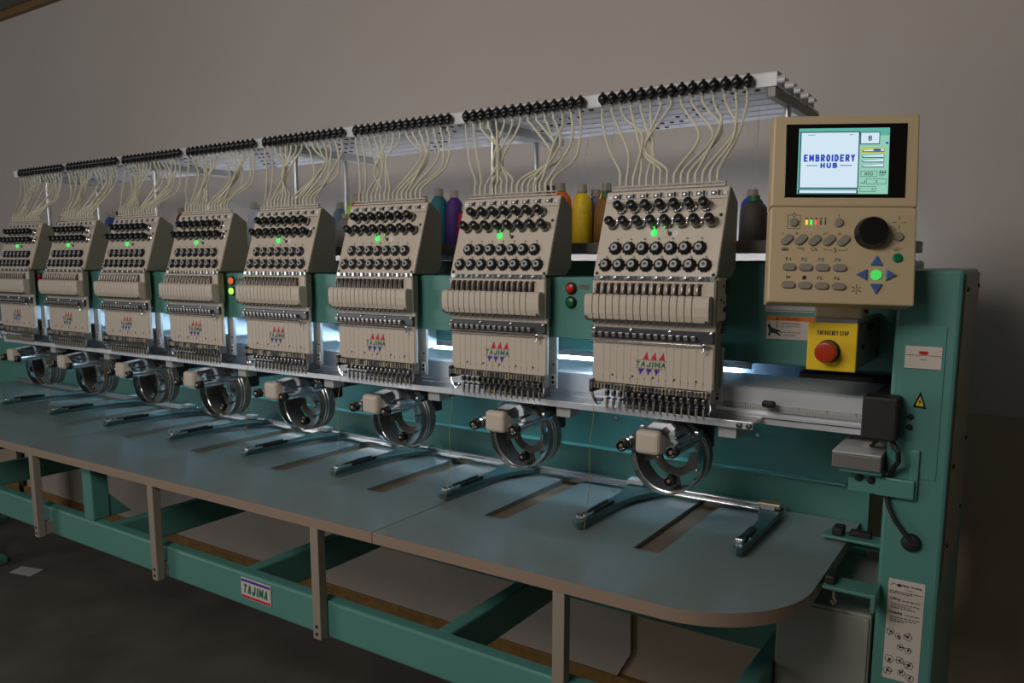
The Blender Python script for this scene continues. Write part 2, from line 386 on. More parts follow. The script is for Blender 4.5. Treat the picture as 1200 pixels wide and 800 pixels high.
# warning sticker and name plate on the beam by the control box
b = B(); b.box(0.145, 0.262, 0.2370, 0.2395, 1.243, 1.262, 'lgrey', 0.0006)
letters(b, 'BEA', 0.155, 0.2366, 1.257, 0.008, 0.003, 'ink'); letters(b, '100-240', 0.212, 0.2366, 1.257, 0.016, 0.003, 'ink'); b.box(0.148, 0.258, 0.2366, 0.237, 1.2465, 1.2475, 'ink')
obj('rating_plate', b, fr, label='narrow grey rating plate')
b = B(); b.box(0.150, 0.262, 0.2370, 0.2395, 1.188, 1.235, 'sticker'); b.box(0.150, 0.262, 0.2366, 0.237, 1.226, 1.235, 'orange')
b.prism([(0.168, 1.2275), (0.1745, 1.2275), (0.17125, 1.2337)], 'y', 0.2362, 0.2366, 'ink'); letters(b, 'WARNING', 0.198, 0.2362, 1.2305, 0.035, 0.005, 'ink')
b.prism([(0.152, 1.217), (0.156, 1.219), (0.160, 1.212), (0.168, 1.209), (0.178, 1.206), (0.180, 1.203), (0.172, 1.203), (0.180, 1.197), (0.177, 1.195), (0.168, 1.200), (0.160, 1.200), (0.157, 1.193), (0.154, 1.194), (0.156, 1.204)], 'y', 0.2362, 0.2366, 'ink')
b.box(0.1705, 0.1717, 0.2362, 0.2366, 1.211, 1.225, 'ink')
for k, t in enumerate(('Machine needle', 'can injure hand', '', 'Keep off during', 'operation')): 
    if t: letters(b, t, 0.198 , 0.2362, 1.2205 - 0.006 * k, 0.0026 * len(t), 0.0032, 'ink')
obj('warning_sticker', b, fr, label='white hand injury warning sticker with an orange band')
# maker plate on the front beam
b = B(); cx = -0.912
b.box(cx - 0.055, cx + 0.055, -0.2385, -0.2345, 0.5245, 0.5755, 'sticker', 0.001); b.box(cx - 0.053, cx + 0.053, -0.2388, -0.2384, 0.5675, 0.5735, 'purple'); b.box(cx - 0.053, cx + 0.053, -0.2388, -0.2384, 0.5265, 0.5325, 'red')
block(b, 'TAJIMA', cx, -0.2390, 0.550, 0.090, 0.023, 'green', 0.22, 0.15)
obj('maker_plate', b, fr, label='white maker plate with green lettering')
# stop and start buttons on the beam cover
for x0, lit in ((-0.1955, 0), (-1.301, 1), (-2.39, 0)):
    for nm, z, m in (('stop_button', 1.2905, 'litorange' if lit else 'stopred'), ('start_button', 1.2615, 'litgreen' if lit else 'startgreen')):
        b = B(); b.lathe([(0, 0.0125), (0.004, 0.0125), (0.005, 0.0115), (0.005, 0.0)], (x0, 0.032, z), (0, -1, 0), 'black', 20)
        b.lathe([(0.005, 0.0095), (0.009, 0.0092), (0.0105, 0.006), (0.011, 0)], (x0, 0.032, z), (0, -1, 0), m, 20)
        obj(nm, b, fr)
    b = B(); b.box(x0 + 0.017, x0 + 0.041, 0.0305, 0.0325, 1.2895, 1.2985, 'mgrey', 0.0005); letters(b, 'STOP', x0 + 0.029, 0.0302, 1.294, 0.017, 0.005, 'ink'); obj('stop_sign', b, fr)

# ------------------------------------------------------------------ table units and their supports
ZT = 0.788
SLX = 0.015                                              # slot centre of the nearest head
YF, YB = -0.262, 0.372
FE = [(-3.40, -0.295), (-1.923, -0.282), (-0.501, -0.258), (0.40, -0.247)]
def front(x):
    for (xa, ya), (xb, yb) in zip(FE, FE[1:]):
        if x <= xb: return ya + (yb - ya) * (x - xa) / (xb - xa)
def table(x0, x1, round_right, label, heads):
    t = empty('tabletop', ((x0 + x1) / 2, 0, ZT - 0.024), label, 'table top', 'grey table tops joined in a row')
    pts = [(x0, front(x0))]
    if round_right:
        R = 0.20
        for k in range(33):
            a = -PI / 2 + PI / 2 * k / 32
            pts.append((x1 - R + R * math.cos(a), front(x1 - R) + R + R * math.sin(a)))
    else: pts.append((x1, front(x1)))
    pts.append((x1, YB))
    for k in heads:
        c = SLX - PITCH * k
        pts += [(c + 0.027, YB), (c + 0.027, -0.036), (c - 0.027, -0.036), (c - 0.027, YB)]
    pts.append((x0, YB))
    b = B(); bm = b.bm
    b.prism(pts, 'z', ZT - 0.024, ZT, 'table')
    ei = b.mi('edge')
    bm.normal_update()
    for f in bm.faces:
        if abs(f.normal.z) < 0.5 and min(v.co.y for v in f.verts) < YB - 0.001 and not (abs(f.normal.x) > 0.9 and min(v.co.y for v in f.verts) > -0.05 and x0 + 0.002 < f.calc_center_median().x < x1 - 0.002): f.material_index = ei
    for f in bm.faces: f.smooth = True
    obj('table_board', b, t)
    for k in heads:
        c = SLX - PITCH * k
        b = B(); b.box(c - 0.0265, c + 0.0265, -0.0355, YB, ZT - 0.020, ZT - 0.010, 'slot'); obj('slot_board', b, t)
    return t
table(-0.5, 0.33, True, 'grey table top section with a rounded corner beside the column', [0, 1])
table(-1.922, -0.502, False, 'middle grey table top section between two seams, under the third to sixth heads', [2, 3, 4, 5])
table(-3.38, -1.924, False, 'grey table top section under the two heads farthest from the control screen', [6, 7])
for k, x in enumerate((-0.057, -0.677, -1.287, -1.897)):
    yf = front(x) + 0.002
    t = B(); t.box(x - 0.0125, x + 0.0125, yf, yf + 0.022, 0.502, ZT - 0.0245, 'post', 0.0015)
    p = empty('table_support', (x, -0.25, 0.502), '%s slim grey support post from the rounded table corner, bolted to the front beam' % ORD[k], 'support post', 'grey posts under the table edge')
    obj('post', t, p)
    b = B(); b.box(x - 0.010, x + 0.010, yf + 0.021, -0.2345, 0.506, 0.546, 'post', 0.001); obj('spacer', b, p)
    for z in (0.515, 0.533):
        b = B(); b.lathe([(0, 0.004), (0.002, 0.004), (0.003, 0.002), (0.003, 0)], (x, yf + 0.0002, z), (0, -1, 0), 'mblack', 8); obj('screw', b, p)

# ------------------------------------------------------------------ X rail with scale, needle rail, lamp
rl = empty('guide_rail', (-1.3, 0.1, 1.03), 'long silver guide rail with a printed ruler scale behind the needles', 'guide rail')
b = B()
b.prism([(0.10, 1.062), (0.10, 1.102), (0.105, 1.106), (0.285, 1.106), (0.295, 1.102), (0.295, 1.036), (0.10, 1.036), (0.10, 1.051), (0.108, 1.054), (0.108, 1.060)], 'x', -2.98, 0.385, 'alu')
b.box(-2.98, 0.385, 0.0985, 0.10, 1.047, 1.049, 'dsteel')
obj('rail_body', b, rl)
b = B(); b.box(-0.10, 0.362, 0.0988, 0.1002, 1.062, 1.075, 'lgrey')
for k in range(92):
    x = -0.095 + 0.005 * k; h = 0.009 if k % 10 == 0 else 0.006 if k % 5 == 0 else 0.004
    b.box(x, x + 0.0007, 0.0985, 0.0988, 1.064, 1.064 + h, 'ink')
for k in range(10): letters(b, str(10 * k), -0.095 + 0.05 * k, 0.0984, 1.0735, 0.004, 0.002, 'ink')
obj('ruler_scale', b, rl)
b = B(); b.box(0.378, 0.433, 0.012, 0.0575, 1.048, 1.122, 'mblack', 0.004); b.box(0.385, 0.412, 0.0575, 0.20, 1.04, 1.118, 'mblack', 0.002)
for k in range(7): b.ball((0.432, 0.02, 1.055 + 0.01 * k), 0.003, 'mblack', 6)
obj('rail_end_cover', b, rl, label='black end cover')
b = B(); b.cyl((0.205, 0.098, 1.078), (0.205, 0.085, 1.078), 0.005, 'mblack', 10); b.box(0.193, 0.217, 0.072, 0.086, 1.073, 1.086, 'mblack', 0.004); obj('stop_knob', b, rl)
b = B(); b.box(0.205, 0.412, 0.300, 0.338, 1.086, 1.116, 'mblack', 0.002); b.box(0.205, 0.412, 0.299, 0.338, 1.072, 1.087, 'steel', 0.002); tag(obj('drive_cover', b, at=(0.3, 0.28, 1.072)), 'dark strip cover with a steel lower edge behind the guide rail by the column', 'cover')
nr = empty('needle_rail', (-1.3, 0.06, 1.03), 'flat grey steel bar running under all the needles', 'bar')
b = B(); b.box(-2.72, 0.190, 0.035, 0.098, 1.043, 1.050, 'steel', 0.001); b.box(-2.72, 0.190, 0.034, 0.040, 1.036, 1.050, 'alu', 0.001)
obj('bar', b, nr)
for x in (0.165, 0.183):
    b = B(); b.lathe([(0, 0.006), (0.002, 0.006), (0.003, 0.003), (0.001, 0.002)], (x, 0.034, 1.043), (0, -1, 0), 'dsteel', 10); obj('bolt', b, nr)
for k in range(NH):
    c = -PITCH * k
    b = B(); b.box(c + 0.12, c + 0.155, 0.05, 0.09, 1.012, 1.036, 'lgrey', 0.001); obj('hanger_block', b, nr)
lm = empty('strip_lamp', (-1.4, 0.337, 1.12), 'long fluorescent strip lamp glowing under the beam between the heads', 'lamp')
b = B(); b.box(-2.9, 0.10, 0.318, 0.3545, 1.121, 1.1335, 'mgrey', 0.002); b.box(-2.9, 0.10, 0.316, 0.319, 1.1105, 1.1335, 'mgrey', 0.001); obj('lamp_housing', b, lm)
for k in range(3):
    x0 = -2.88 + 0.99 * k
    b = B(); b.cyl((x0, 0.337, 1.1020), (x0 + 0.97, 0.337, 1.1020), 0.006, 'lamp', 12); obj('lamp_tube', b, lm)
fl = empty('bed_lamp', (-1.4, 0.085, 1.19), 'fluorescent lamp under the beam cover that lights the needle bars', 'lamp')
b = B(); b.box(-2.9, -0.03, 0.066, 0.105, 1.195, 1.1998, 'white', 0.001); obj('lamp_housing', b, fl)
for k in range(8):
    x0 = -PITCH * k
    b = B(); b.cyl((x0 - 0.235, 0.085, 1.1895), (x0 - 0.125, 0.085, 1.1895), 0.005, 'blamp', 12); obj('lamp_tube', b, fl)
bl = empty('rear_lamp', (-1.3, 0.62, 1.28), 'fluorescent strip lamp behind the machine glowing onto the wall', 'lamp')
b = B(); b.box(-2.6, 0.30, 0.605, 0.655, 1.27, 1.285, 'white', 0.002)
for x in (-2.3, -1.15, 0.1): b.box(x - 0.01, x + 0.01, 0.41, 0.61, 1.273, 1.280, 'white')
obj('lamp_housing', b, bl)
for k in range(3):
    x0 = -2.58 + 0.96 * k
    b = B(); b.cyl((x0, 0.63, 1.293), (x0 + 0.93, 0.63, 1.293), 0.006, 'rlamp', 12); obj('lamp_tube', b, bl)

# ------------------------------------------------------------------ one embroidery head with its parts
TD = Vector((0, 0.3214, 0.9469)); TN = Vector((0, -0.9469, 0.3214)); T0 = Vector((0, 0, 1.317)); TILT = -math.atan2(0.3214, 0.9469)
def TP(x, t, off=0.0): return T0 + Vector((x, 0, 0)) + TD * t + TN * off
def TM(x, t, off=0.0): return Matrix.Translation(TP(x, t, off)) @ Matrix.Rotation(TILT, 4, 'X')   # local -Y = out of the panel, local Z = up the panel
HO = Vector((0, 0, 1.05))

head = empty('embroidery_head', HO)
# body with the front plate
b = B()
b.box(-0.128, 0.124, 0.001, 0.012, 1.105, 1.312, 'beige', 0.003)
b.box(0.112, 0.1245, -0.004, 0.014, 1.228, 1.312, 'olive', 0.001)  # olive darkens the head's side edge as painted shade
b.box(-0.11, -0.02, 0.010, 0.0575, 1.12, 1.316, 'dsteel', 0.003)
b.box(-0.126, 0.122, -0.0005, 0.003, 1.106, 1.186, 'beige', 0.001)
for k in range(5): b.lathe([(0, 0.0022), (0.001, 0.0022), (0.0012, 0)], (-0.082 + 0.0433 * k, -0.0004, 1.1225), (0, -1, 0), 'ink', 8)
for k in range(15):
    b.box(-0.1035 + 0.0148 * k, -0.1015 + 0.0148 * k, -0.0012, 0, 1.1165, 1.1205, 'brass'); 
    b.tube([(-0.1025 + 0.0148 * k, -0.002, 1.192), (-0.1025 + 0.0148 * k + random.uniform(-.001, .001), -0.0012, 1.10)], 0.00022, 'thread', 4)
obj('needle_case', b, head)
# tension panel
b = B()
prof = [(0.0, 1.317), (0.0562, 1.4825), (0.066, 1.484), (0.104, 1.458), (0.104, 1.335), (0.082, 1.317)]
b.prism(prof, 'x', -0.129, 0.1225, 'beige', 0.002)
side = [(0.006, 1.3185), (0.058, 1.4795), (0.066, 1.482), (0.1035, 1.457), (0.1035, 1.335), (0.082, 1.3185)]
b.prism(side, 'x', 0.1215, 0.1232, 'olive')  # shaded side of the beige housing, painted on as an olive skin
for x0, x1, t in ((-0.125, 0.1205, 0.1525),): b.box(x0, x1, -0.0006, 0, -0.0006, 0.0006, 'mgrey', mtx=TM(0, t))
for x, t in ((0.1135, 0.12), (-0.121, 0.0055), (0.1165, 0.004)): b.lathe([(0, 0.0032), (0.0015, 0.0032), (0.0025, 0.0015), (0.0025, 0)], TP(x, t), TN, 'ink', 10)
for k in range(7):
    x = -0.0879 + 0.02865 * k
    letters(b, str(2 * k + 2), x, -0.0004, 0, 0.004, 0.003, 'ink', 0.3, 0.0002, TM(0, 0.0765)); b.box(x - 0.0015, x + 0.004, -0.0004, 0, -0.0025, -0.0015, 'ink', mtx=TM(0, 0.0765))
for k in range(8):
    x = -0.1057 + 0.029 * k
    letters(b, str(2 * k + 1), x, -0.0004, 0, 0.004, 0.003, 'ink', 0.3, 0.0002, TM(0, 0.0405)); b.box(x - 0.0015, x + 0.004, -0.0004, 0, -0.0025, -0.0015, 'ink', mtx=TM(0, 0.0405))
obj('tension_panel', b, head)
# upper thread guide strip with clips and the top bar the tubes plug into
b = B()
b.box(-0.124, 0.119, -0.002, 0, 0.159, 0.1665, 'white', 0.0005, mtx=TM(0, 0))
for k in range(8):
    x = -0.112 + 0.0287 * k
    b.box(x, x + 0.011, -0.005, -0.001, 0.1595, 0.166, 'mgrey', 0.001, mtx=TM(0, 0)); b.lathe([(0, 0.003), (0.002, 0.003), (0.003, 0)], TP(x + 0.0055, 0.163, 0.004), TN, 'steel', 8)
    b.box(x + 0.0145, x + 0.0165, -0.007, -0.001, 0.1585, 0.167, 'ink', mtx=TM(0, 0)); b.box(x + 0.019, x + 0.021, -0.007, -0.001, 0.1585, 0.167, 'chrome', mtx=TM(0, 0))
obj('upper_guide_strip', b, head)
b = B()
b.box(-0.117, 0.114, 0.0545, 0.0655, 1.485, 1.4875, 'beige'); b.box(-0.117, 0.114, 0.0555, 0.0645, 1.4915, 1.4935, 'beige')
for k in range(17): b.cyl((-0.113 + 0.0141 * k, 0.060, 1.486), (-0.113 + 0.0141 * k, 0.060, 1.493), 0.0015, 'brass', 6)
obj('tube_holder', b, head)
b = B()
b.box(-0.125, 0.121, -0.003, 0.002, 1.3095, 1.3185, 'steel', 0.0006)
for k in range(8):
    x = -0.112 + 0.0287 * k
    b.box(x, x + 0.012, -0.007, -0.002, 1.3105, 1.3175, 'mgrey', 0.001); b.lathe([(0, 0.003), (0.002, 0.003), (0.003, 0)], (x + 0.006, -0.007, 1.314), (0, -1, 0), 'steel', 8)
    b.box(x + 0.016, x + 0.0175, -0.008, -0.002, 1.31, 1.318, 'chrome'); b.box(x + 0.0195, x + 0.021, -0.008, -0.002, 1.31, 1.318, 'chrome')
obj('lower_guide_strip', b, head)
# pre-tension knobs: chrome saucer and black stalk
b = B(); P = TP(-0.0899, 0.1409)
b.lathe([(0, 0.0118), (0.001, 0.0122), (0.0025, 0.0105), (0.005, 0.0085), (0.008, 0.0080)], P, TN, 'chrome', 20)
b.lathe([(0.006, 0.0092), (0.008, 0.0098), (0.0095, 0.0085)], P, TN, 'steel', 20)
kn = obj('tension_knob', b, head, at=P); b = B()
b.lathe([(0.008, 0.0062), (0.013, 0.0066), (0.0145, 0.0088), (0.0245, 0.0092), (0.028, 0.0080), (0.0298, 0.005), (0.030, 0.0)], P, TN, 'black', 18)
b.ball(tuple(P + TN * 0.0305), 0.0026, 'black', 8)
obj('knob_cap', b, kn, at=P)
rowA = [(-0.0899 + 0.02905 * k, 0.1385) for k in range(7)]; rowB = [(-0.1029 + 0.02896 * k, 0.1065) for k in range(8)]
for (x, t) in (rowA + rowB)[1:]: inst(kn, head, TP(x, t) - HO)
kn.location = TP(*rowA[0]) - HO
# rotary tension discs: black toothed wheel, pale ring
b = B(); P = TP(-0.0889, 0.0565)
b.lathe([(0, 0.0118), (0.002, 0.0128), (0.0035, 0.0128), (0.0045, 0.0112), (0.008, 0.0108), (0.0095, 0.0092), (0.010, 0.0070)], P, TN, 'black', 24)
b.lathe([(0.0098, 0.0070), (0.0106, 0.0066), (0.0106, 0.0032), (0.0100, 0.0030)], P, TN, 'lgrey', 20)
b.lathe([(0.0100, 0.0031), (0.0118, 0.0026), (0.0122, 0)], P, TN, 'black', 12)
for k in range(10):
    a = 2 * PI * k / 10; b.ball(tuple(P + Vector((math.cos(a), 0, 0)) * 0.0118 + TD * math.sin(a) * 0.0118 + TN * 0.003), 0.0023, 'black', 6)
b.ball(tuple(P + Vector((-0.0135, 0, 0)) + TN * 0.003), 0.0022, 'dsteel', 6)
ds = obj('tension_disc', b, head, at=P)
rowC = [(-0.0889 + 0.02862 * k, 0.056) for k in range(7)]; rowD = [(-0.1047 + 0.02887 * k, 0.0222) for k in range(8)]
for (x, t) in (rowC + rowD)[1:]: inst(ds, head, TP(x, t) - HO)
b = B(); b.lathe([(0, 0.0058), (0.002, 0.0058), (0.005, 0.0042), (0.0065, 0)], TP(-0.0128, 0.0873), TN, 'led', 14); obj('indicator_light', b, head, label='glowing green indicator light')
b = B(); b.lathe([(0, 0.004), (0.002, 0.004), (0.002, 0)], TP(0.0194, 0.0849), TN, 'ink', 10); b.cyl(TP(0.0194, 0.0849), TP(0.0184, 0.0885, 0.010), 0.0014, 'brass', 8)
b.tube([TP(0.0125, 0.0855, 0.0003), TP(0.0135, 0.0895, 0.0003), TP(0.0165, 0.0895, 0.0003)], 0.0004, 'ink', 4)
b.box(0.0115, 0.0145, -0.0004, 0, 0.0775, 0.0785, 'ink', mtx=TM(0, 0)); obj('toggle_switch', b, head)
b = B(); b.lathe([(0, 0.0058), (0.0006, 0.0056), (0.0006, 0)], TP(0.0302, 0.0855), TN, 'white', 18); letters(b, '1', 0, -0.0008, 0, 0.0014, 0.0055, 'ink', 0.25, 0, TM(0.0302, 0.0855)); number_dot = obj('number_dot', b, head)
# take-up levers and their slotted plate
b = B(); b.box(-0.127, 0.122, -0.006, 0.002, 1.2785, 1.3085, 'beige', 0.002)
for k in range(15): b.box(-0.1175 + 0.0148 * k, -0.1100 + 0.0148 * k, -0.0066, -0.004, 1.2795, 1.3045, 'dark')
obj('lever_plate', b, head)
b = B(); x = -0.1125
b.tube([(x + 0.004, -0.0065, 1.303), (x + 0.001, -0.011, 1.3035), (x - 0.0015, -0.0135, 1.300), (x - 0.002, -0.0145, 1.293), (x - 0.002, -0.0165, 1.284), (x - 0.001, -0.015, 1.276)], [0.0013, 0.0017, 0.0022, 0.0029, 0.0029, 0.002], 'lever', 8)
lv = obj('take_up_lever', b, head, at=(x, 0, 1.29))
for k in range(1, 15): inst(lv, head, Vector((x + 0.0148 * k, 0, 1.29)) - HO)
# lever cover: row of bowed beige fingers
b = B()
fp = [(-0.004, 1.2825), (-0.020, 1.2825), (-0.0245, 1.278), (-0.0255, 1.262), (-0.0245, 1.246), (-0.021, 1.2345), (-0.010, 1.2285), (-0.004, 1.2285)]
ed = [-0.1355] + [-0.1172 + 0.0146 * k for k in range(15)] + [0.1195]
for i in range(16): b.prism(fp, 'x', ed[i] + 0.0006, ed[i + 1] - 0.0006, 'beige', 0.0009)
b.box(-0.1335, 0.1175, -0.019, 0.004, 1.2315, 1.2805, 'dark')
for k in range(15): b.ball((ed[k + 1], -0.017, 1.2815), 0.0032, 'dark', 6); b.ball((ed[k + 1], -0.016, 1.230), 0.0036, 'lever', 6)
for x, z in ((-0.1315, 1.2375), (0.1145, 1.2365)): b.lathe([(0, 0.0028), (0.0015, 0.0028), (0.002, 0)], (x, -0.0235, z), (0, -1, 0), 'dsteel', 8)
obj('lever_cover', b, head)
# thread sensor bar
b = B(); b.box(-0.127, 0.1235, -0.006, 0.002, 1.196, 1.2175, 'dsteel', 0.001)
for k in range(4): b.lathe([(0, 0.0028), (0.002, 0.0028), (0.003, 0)], (-0.121 + 0.080 * k, -0.006, 1.2135), (0, -1, 0), 'chrome', 8)
for k in range(15):
    x = -0.1195 + 0.0148 * k
    b.cyl((x, -0.006, 1.2035), (x, -0.0135, 1.2035), 0.0042, 'lever', 10); b.box(x - 0.0045, x + 0.0035, -0.0145, -0.009, 1.2045, 1.2085, 'steel', 0.001); b.ball((x + 0.006, -0.0125, 1.1985), 0.0028, 'dsteel', 6)
obj('thread_sensor_bar', b, head)
b = B(); b.cyl((-0.127, -0.011, 1.1915), (0.112, -0.011, 1.1915), 0.0018, 'chrome', 8); b.ball((0.108, -0.012, 1.1925), 0.006, 'steel', 8); b.cyl((0.112, -0.013, 1.193), (0.118, -0.015, 1.196), 0.0025, 'chrome', 8)
b.tube([(0.108, -0.012, 1.19), (0.109, -0.013, 1.183), (0.106, -0.013, 1.179)], 0.0018, 'steel', 6); obj('guide_rod', b, head)
# emblem: three red and three purple pennants around the green name
b = B(); y = -0.0011
b.box(-0.034, 0.0315, y, y + 0.0008, 1.1560, 1.1567, 'green'); b.box(-0.034, 0.0315, y, y + 0.0008, 1.1402, 1.1409, 'green')
em = obj('emblem', b, head, label='red and purple pennants around green lettering')
for k in range(3):
    x = -0.018 + 0.0168 * k; b = B()
    b.prism([(x, 1.1575), (x + 0.0035, 1.163), (x + 0.010, 1.1735), (x + 0.0105, 1.166), (x + 0.0125, 1.1575)], 'y', y, y + 0.0008, 'red'); obj('pennant', b, em)
    x = -0.0265 + 0.0165 * k; b = B()
    b.prism([(x + 0.0005, 1.1395), (x + 0.011, 1.1395), (x + 0.0105, 1.1345), (x + 0.0085, 1.1345), (x + 0.0035, 1.126), (x + 0.0025, 1.1345), (x + 0.0005, 1.1345)], 'y', y, y + 0.0008, 'purple'); obj('pennant', b, em)
b = B(); block(b, 'TAJIMA', -0.0010, y - 0.0003, 1.1485, 0.062, 0.0110, 'green', 0.20, 0.15); obj('lettering', b, em)
# needle clamps, needle bars, presser feet
b = B(); b.box(-0.127, 0.124, -0.010, 0.012, 1.0935, 1.1055, 'dsteel', 0.0015); b.box(-0.125, 0.122, -0.0115, -0.006, 1.0955, 1.0975, 'steel')
rc = random.Random(3)
for k in range(34):
    x = -0.122 + 0.0072 * k; b.box(x - 0.0022, x + 0.0022, -0.0135, -0.008, 1.0925 + rc.uniform(0, 0.003), 1.1035 + rc.uniform(0, 0.003), rc.choice(['mgrey', 'dsteel', 'lever', 'brass']), 0.0006)
b.box(-0.1285, -0.121, -0.012, 0.03, 1.085, 1.112, 'dsteel', 0.002); b.box(0.1195, 0.1255, -0.010, 0.012, 1.082, 1.109, 'lever', 0.002)
obj('needle_clamp_rail', b, head)
b = B(); x = -0.091
b.cyl((x, 0, 1.062), (x, 0, 1.10), 0.0016, 'chrome', 8); b.box(x - 0.0030, x + 0.0030, -0.010, 0.002, 1.0805, 1.0905, 'lever', 0.001); b.ball((x, -0.0105, 1.0865), 0.0020, 'chrome', 6)
b.cyl((x, 0, 1.046), (x, 0, 1.064), 0.0005, 'chrome', 6); b.box(x - 0.0035, x + 0.0035, -0.004, 0.006, 1.0715, 1.0755, 'dsteel', 0.0008)
nb = obj('needle_bar', b, head, at=(x, 0, 1.07))
b = B(); b.box(x - 0.0016, x + 0.0016, -0.0062, -0.0032, 1.0545, 1.0715, 'brass', 0.0006); b.lathe([(0, 0.0028), (0.002, 0.0028)], (x, -0.003, 1.053), (0, 0, 1), 'steel', 10); b.box(x - 0.0055, x - 0.0022, 0.0, 0.004, 1.056, 1.069, 'mblack')
pf = obj('presser_foot', b, head, at=(x, 0, 1.07))
for k in range(1, 15):
    inst(nb, head, Vector((x + 0.0143 * k, 0, 1.07)) - HO); inst(pf, head, Vector((x + 0.0143 * k, 0, 1.07)) - HO)
b = B(); b.tube([(-0.124, -0.006, 1.088), (-0.121, -0.009, 1.078), (-0.114, -0.011, 1.068), (-0.109, -0.010, 1.062), (-0.102, -0.008, 1.064)], [0.003, 0.0032, 0.0028, 0.002, 0.0012], 'chrome', 8); b.box(-0.116, -0.100, -0.009, 0.0, 1.066, 1.074, 'chrome', 0.002); obj('thread_trimmer', b, head)
b = B(); b.box(0.119, 0.124, -0.005, 0.02, 1.060, 1.090, 'dsteel', 0.001); b.tube([(0.122, -0.006, 1.085), (0.125, -0.010, 1.075), (0.122, -0.010, 1.064), (0.118, -0.008, 1.066)], 0.0018, 'steel', 6); obj('thread_hook', b, head)
# the fixed arm behind the sliding case
b = B(); b.box(-0.10, 0.0, 0.060, 0.235, 1.115, 1.180, 'alu', 0.003); b.box(-0.08, 0.08, 0.045, 0.075, 1.055, 1.13, 'dsteel', 0.003); b.box(0.10, 0.1275, 0.0360, 0.0445, 1.075, 1.186, 'lgrey', 0.001)
b.box(0.1145, 0.1265, 0.0338, 0.036, 1.083, 1.107, 'white', 0.002)
for z in (1.089, 1.099): b.lathe([(0, 0.0035), (0.001, 0.0035), (0.001, 0)], (0.1205, 0.0338, z), (0, -1, 0), 'ink', 8)
b.lathe([(0, 0.0025), (0.001, 0.0025), (0.001, 0)], (0.1205, 0.036, 1.128), (0, -1, 0), 'ink', 8)
obj('head_arm', b, head)
b = B()
b.tube([(-0.118, -0.008, 1.064), (-0.1175, -0.012, 1.03), (-0.121, -0.02, 0.98), (-0.119, -0.02, 0.90), (-0.1215, -0.03, 0.83), (-0.123, -0.035, 0.803)], 0.0006, 'gthread', 5); obj('loose_thread', b, head)

# thread tubes: fifteen per head from the rack guides down to the holder, each head a little different
GX = [-0.185 + 0.0219 * k for k in range(15)]
def tubes(parent, off, seed):
    r = random.Random(seed)
    piv = r.uniform(4.5, 6.5)
    for k in range(15):
        gx = GX[k]; tx = -0.103 + 0.0143 * k
        p0 = Vector((gx, 0.137, 1.668)); p3 = Vector((tx, 0.060, 1.494))
        grp = -1 if k < 7 else 1
        bow = {0: 0.0, 1: 0.030, 2: 0.042, 3: 0.036, 4: 0.012, 5: -0.016, 6: -0.034, 7: -0.050, 8: 0.055, 9: 0.050, 10: 0.042, 11: 0.028, 12: 0.014, 13: 0.018, 14: 0.012}[k] + r.uniform(-0.018, 0.018)
        mid = Vector((gx * 0.75 + tx * 0.25 + bow, 0.118 + r.uniform(-0.012, 0.006), 1.585 + r.uniform(-0.02, 0.02)))
        c = [p0, p0 - Vector((0, 0, 0.012)), p0 + Vector((bow * 0.25, 0, -0.030)), mid, Vector((tx * 0.86 + mid.x * 0.14, 0.073, 1.527)), p3 + Vector((0, 0, 0.016)), p3]
        P = []
        for i in range(len(c) - 1):                       # Catmull-Rom
            a = c[max(i - 1, 0)]; d0 = c[i]; d1 = c[i + 1]; e = c[min(i + 2, len(c) - 1)]
            for j in range(5):
                t = j / 5; P.append(0.5 * ((2 * d0) + (d1 - a) * t + (2 * a - 5 * d0 + 4 * d1 - e) * t * t + (3 * d0 - a - 3 * d1 + e) * t ** 3))
        P.append(c[-1])
        b = B(); b.tube([q + Vector((off, 0, 0)) for q in P], 0.0026, 'tube', 8); b.cyl(p3 + Vector((off, 0, -0.004)), p3 + Vector((off, 0, 0.006)), 0.0025, 'brass', 7)
        obj('thread_tube', b, parent)
b = B(); b.box(0.117, 0.1258, 0.004, 0.052, 1.235, 1.316, 'beige', 0.003); b.box(0.112, 0.1262, 0.012, 0.030, 1.10, 1.236, 'olive', 0.002)
for y0, z0, z1 in ((0.050, 1.285, 1.312), (0.040, 1.252, 1.262), (0.034, 1.225, 1.235), (0.030, 1.212, 1.222)): b.box(0.110, 0.1285, y0 - 0.006, y0 + 0.012, z0, z1, 'mblack', 0.002)
for y, z in ((0.03, 1.30), (0.035, 1.27), (0.02, 1.275)): b.lathe([(0, 0.0028), (0.001, 0.0028), (0.001, 0)], (0.1258, y, z), (1, 0, 0), 'ink', 8)
side_drive = b
heads = [head]
for k in range(1, NH):
    h = copy_tree(head); h.location = HO + Vector((-PITCH * k, 0, 0)); heads.append(h)
    if k not in (2, 3):                                   # only three heads wear the round white sticker
        for ch in list(h.children):
            if ch.name.startswith('number_dot'): bpy.data.objects.remove(ch)
obj('side_drive', side_drive, head)
for k, h in enumerate(heads):
    tubes(h, -PITCH * k, 11 + k)
    tag(h, ('beige embroidery sewing head beside the control screen, first in the row of eight' if k == 0 else
            'beige embroidery sewing head, eighth from the control screen, last in the row' if k == 7 else
            'beige embroidery sewing head, %s in the row counting from the control screen' % ORD[k]), 'sewing head', 'row of eight embroidery heads')

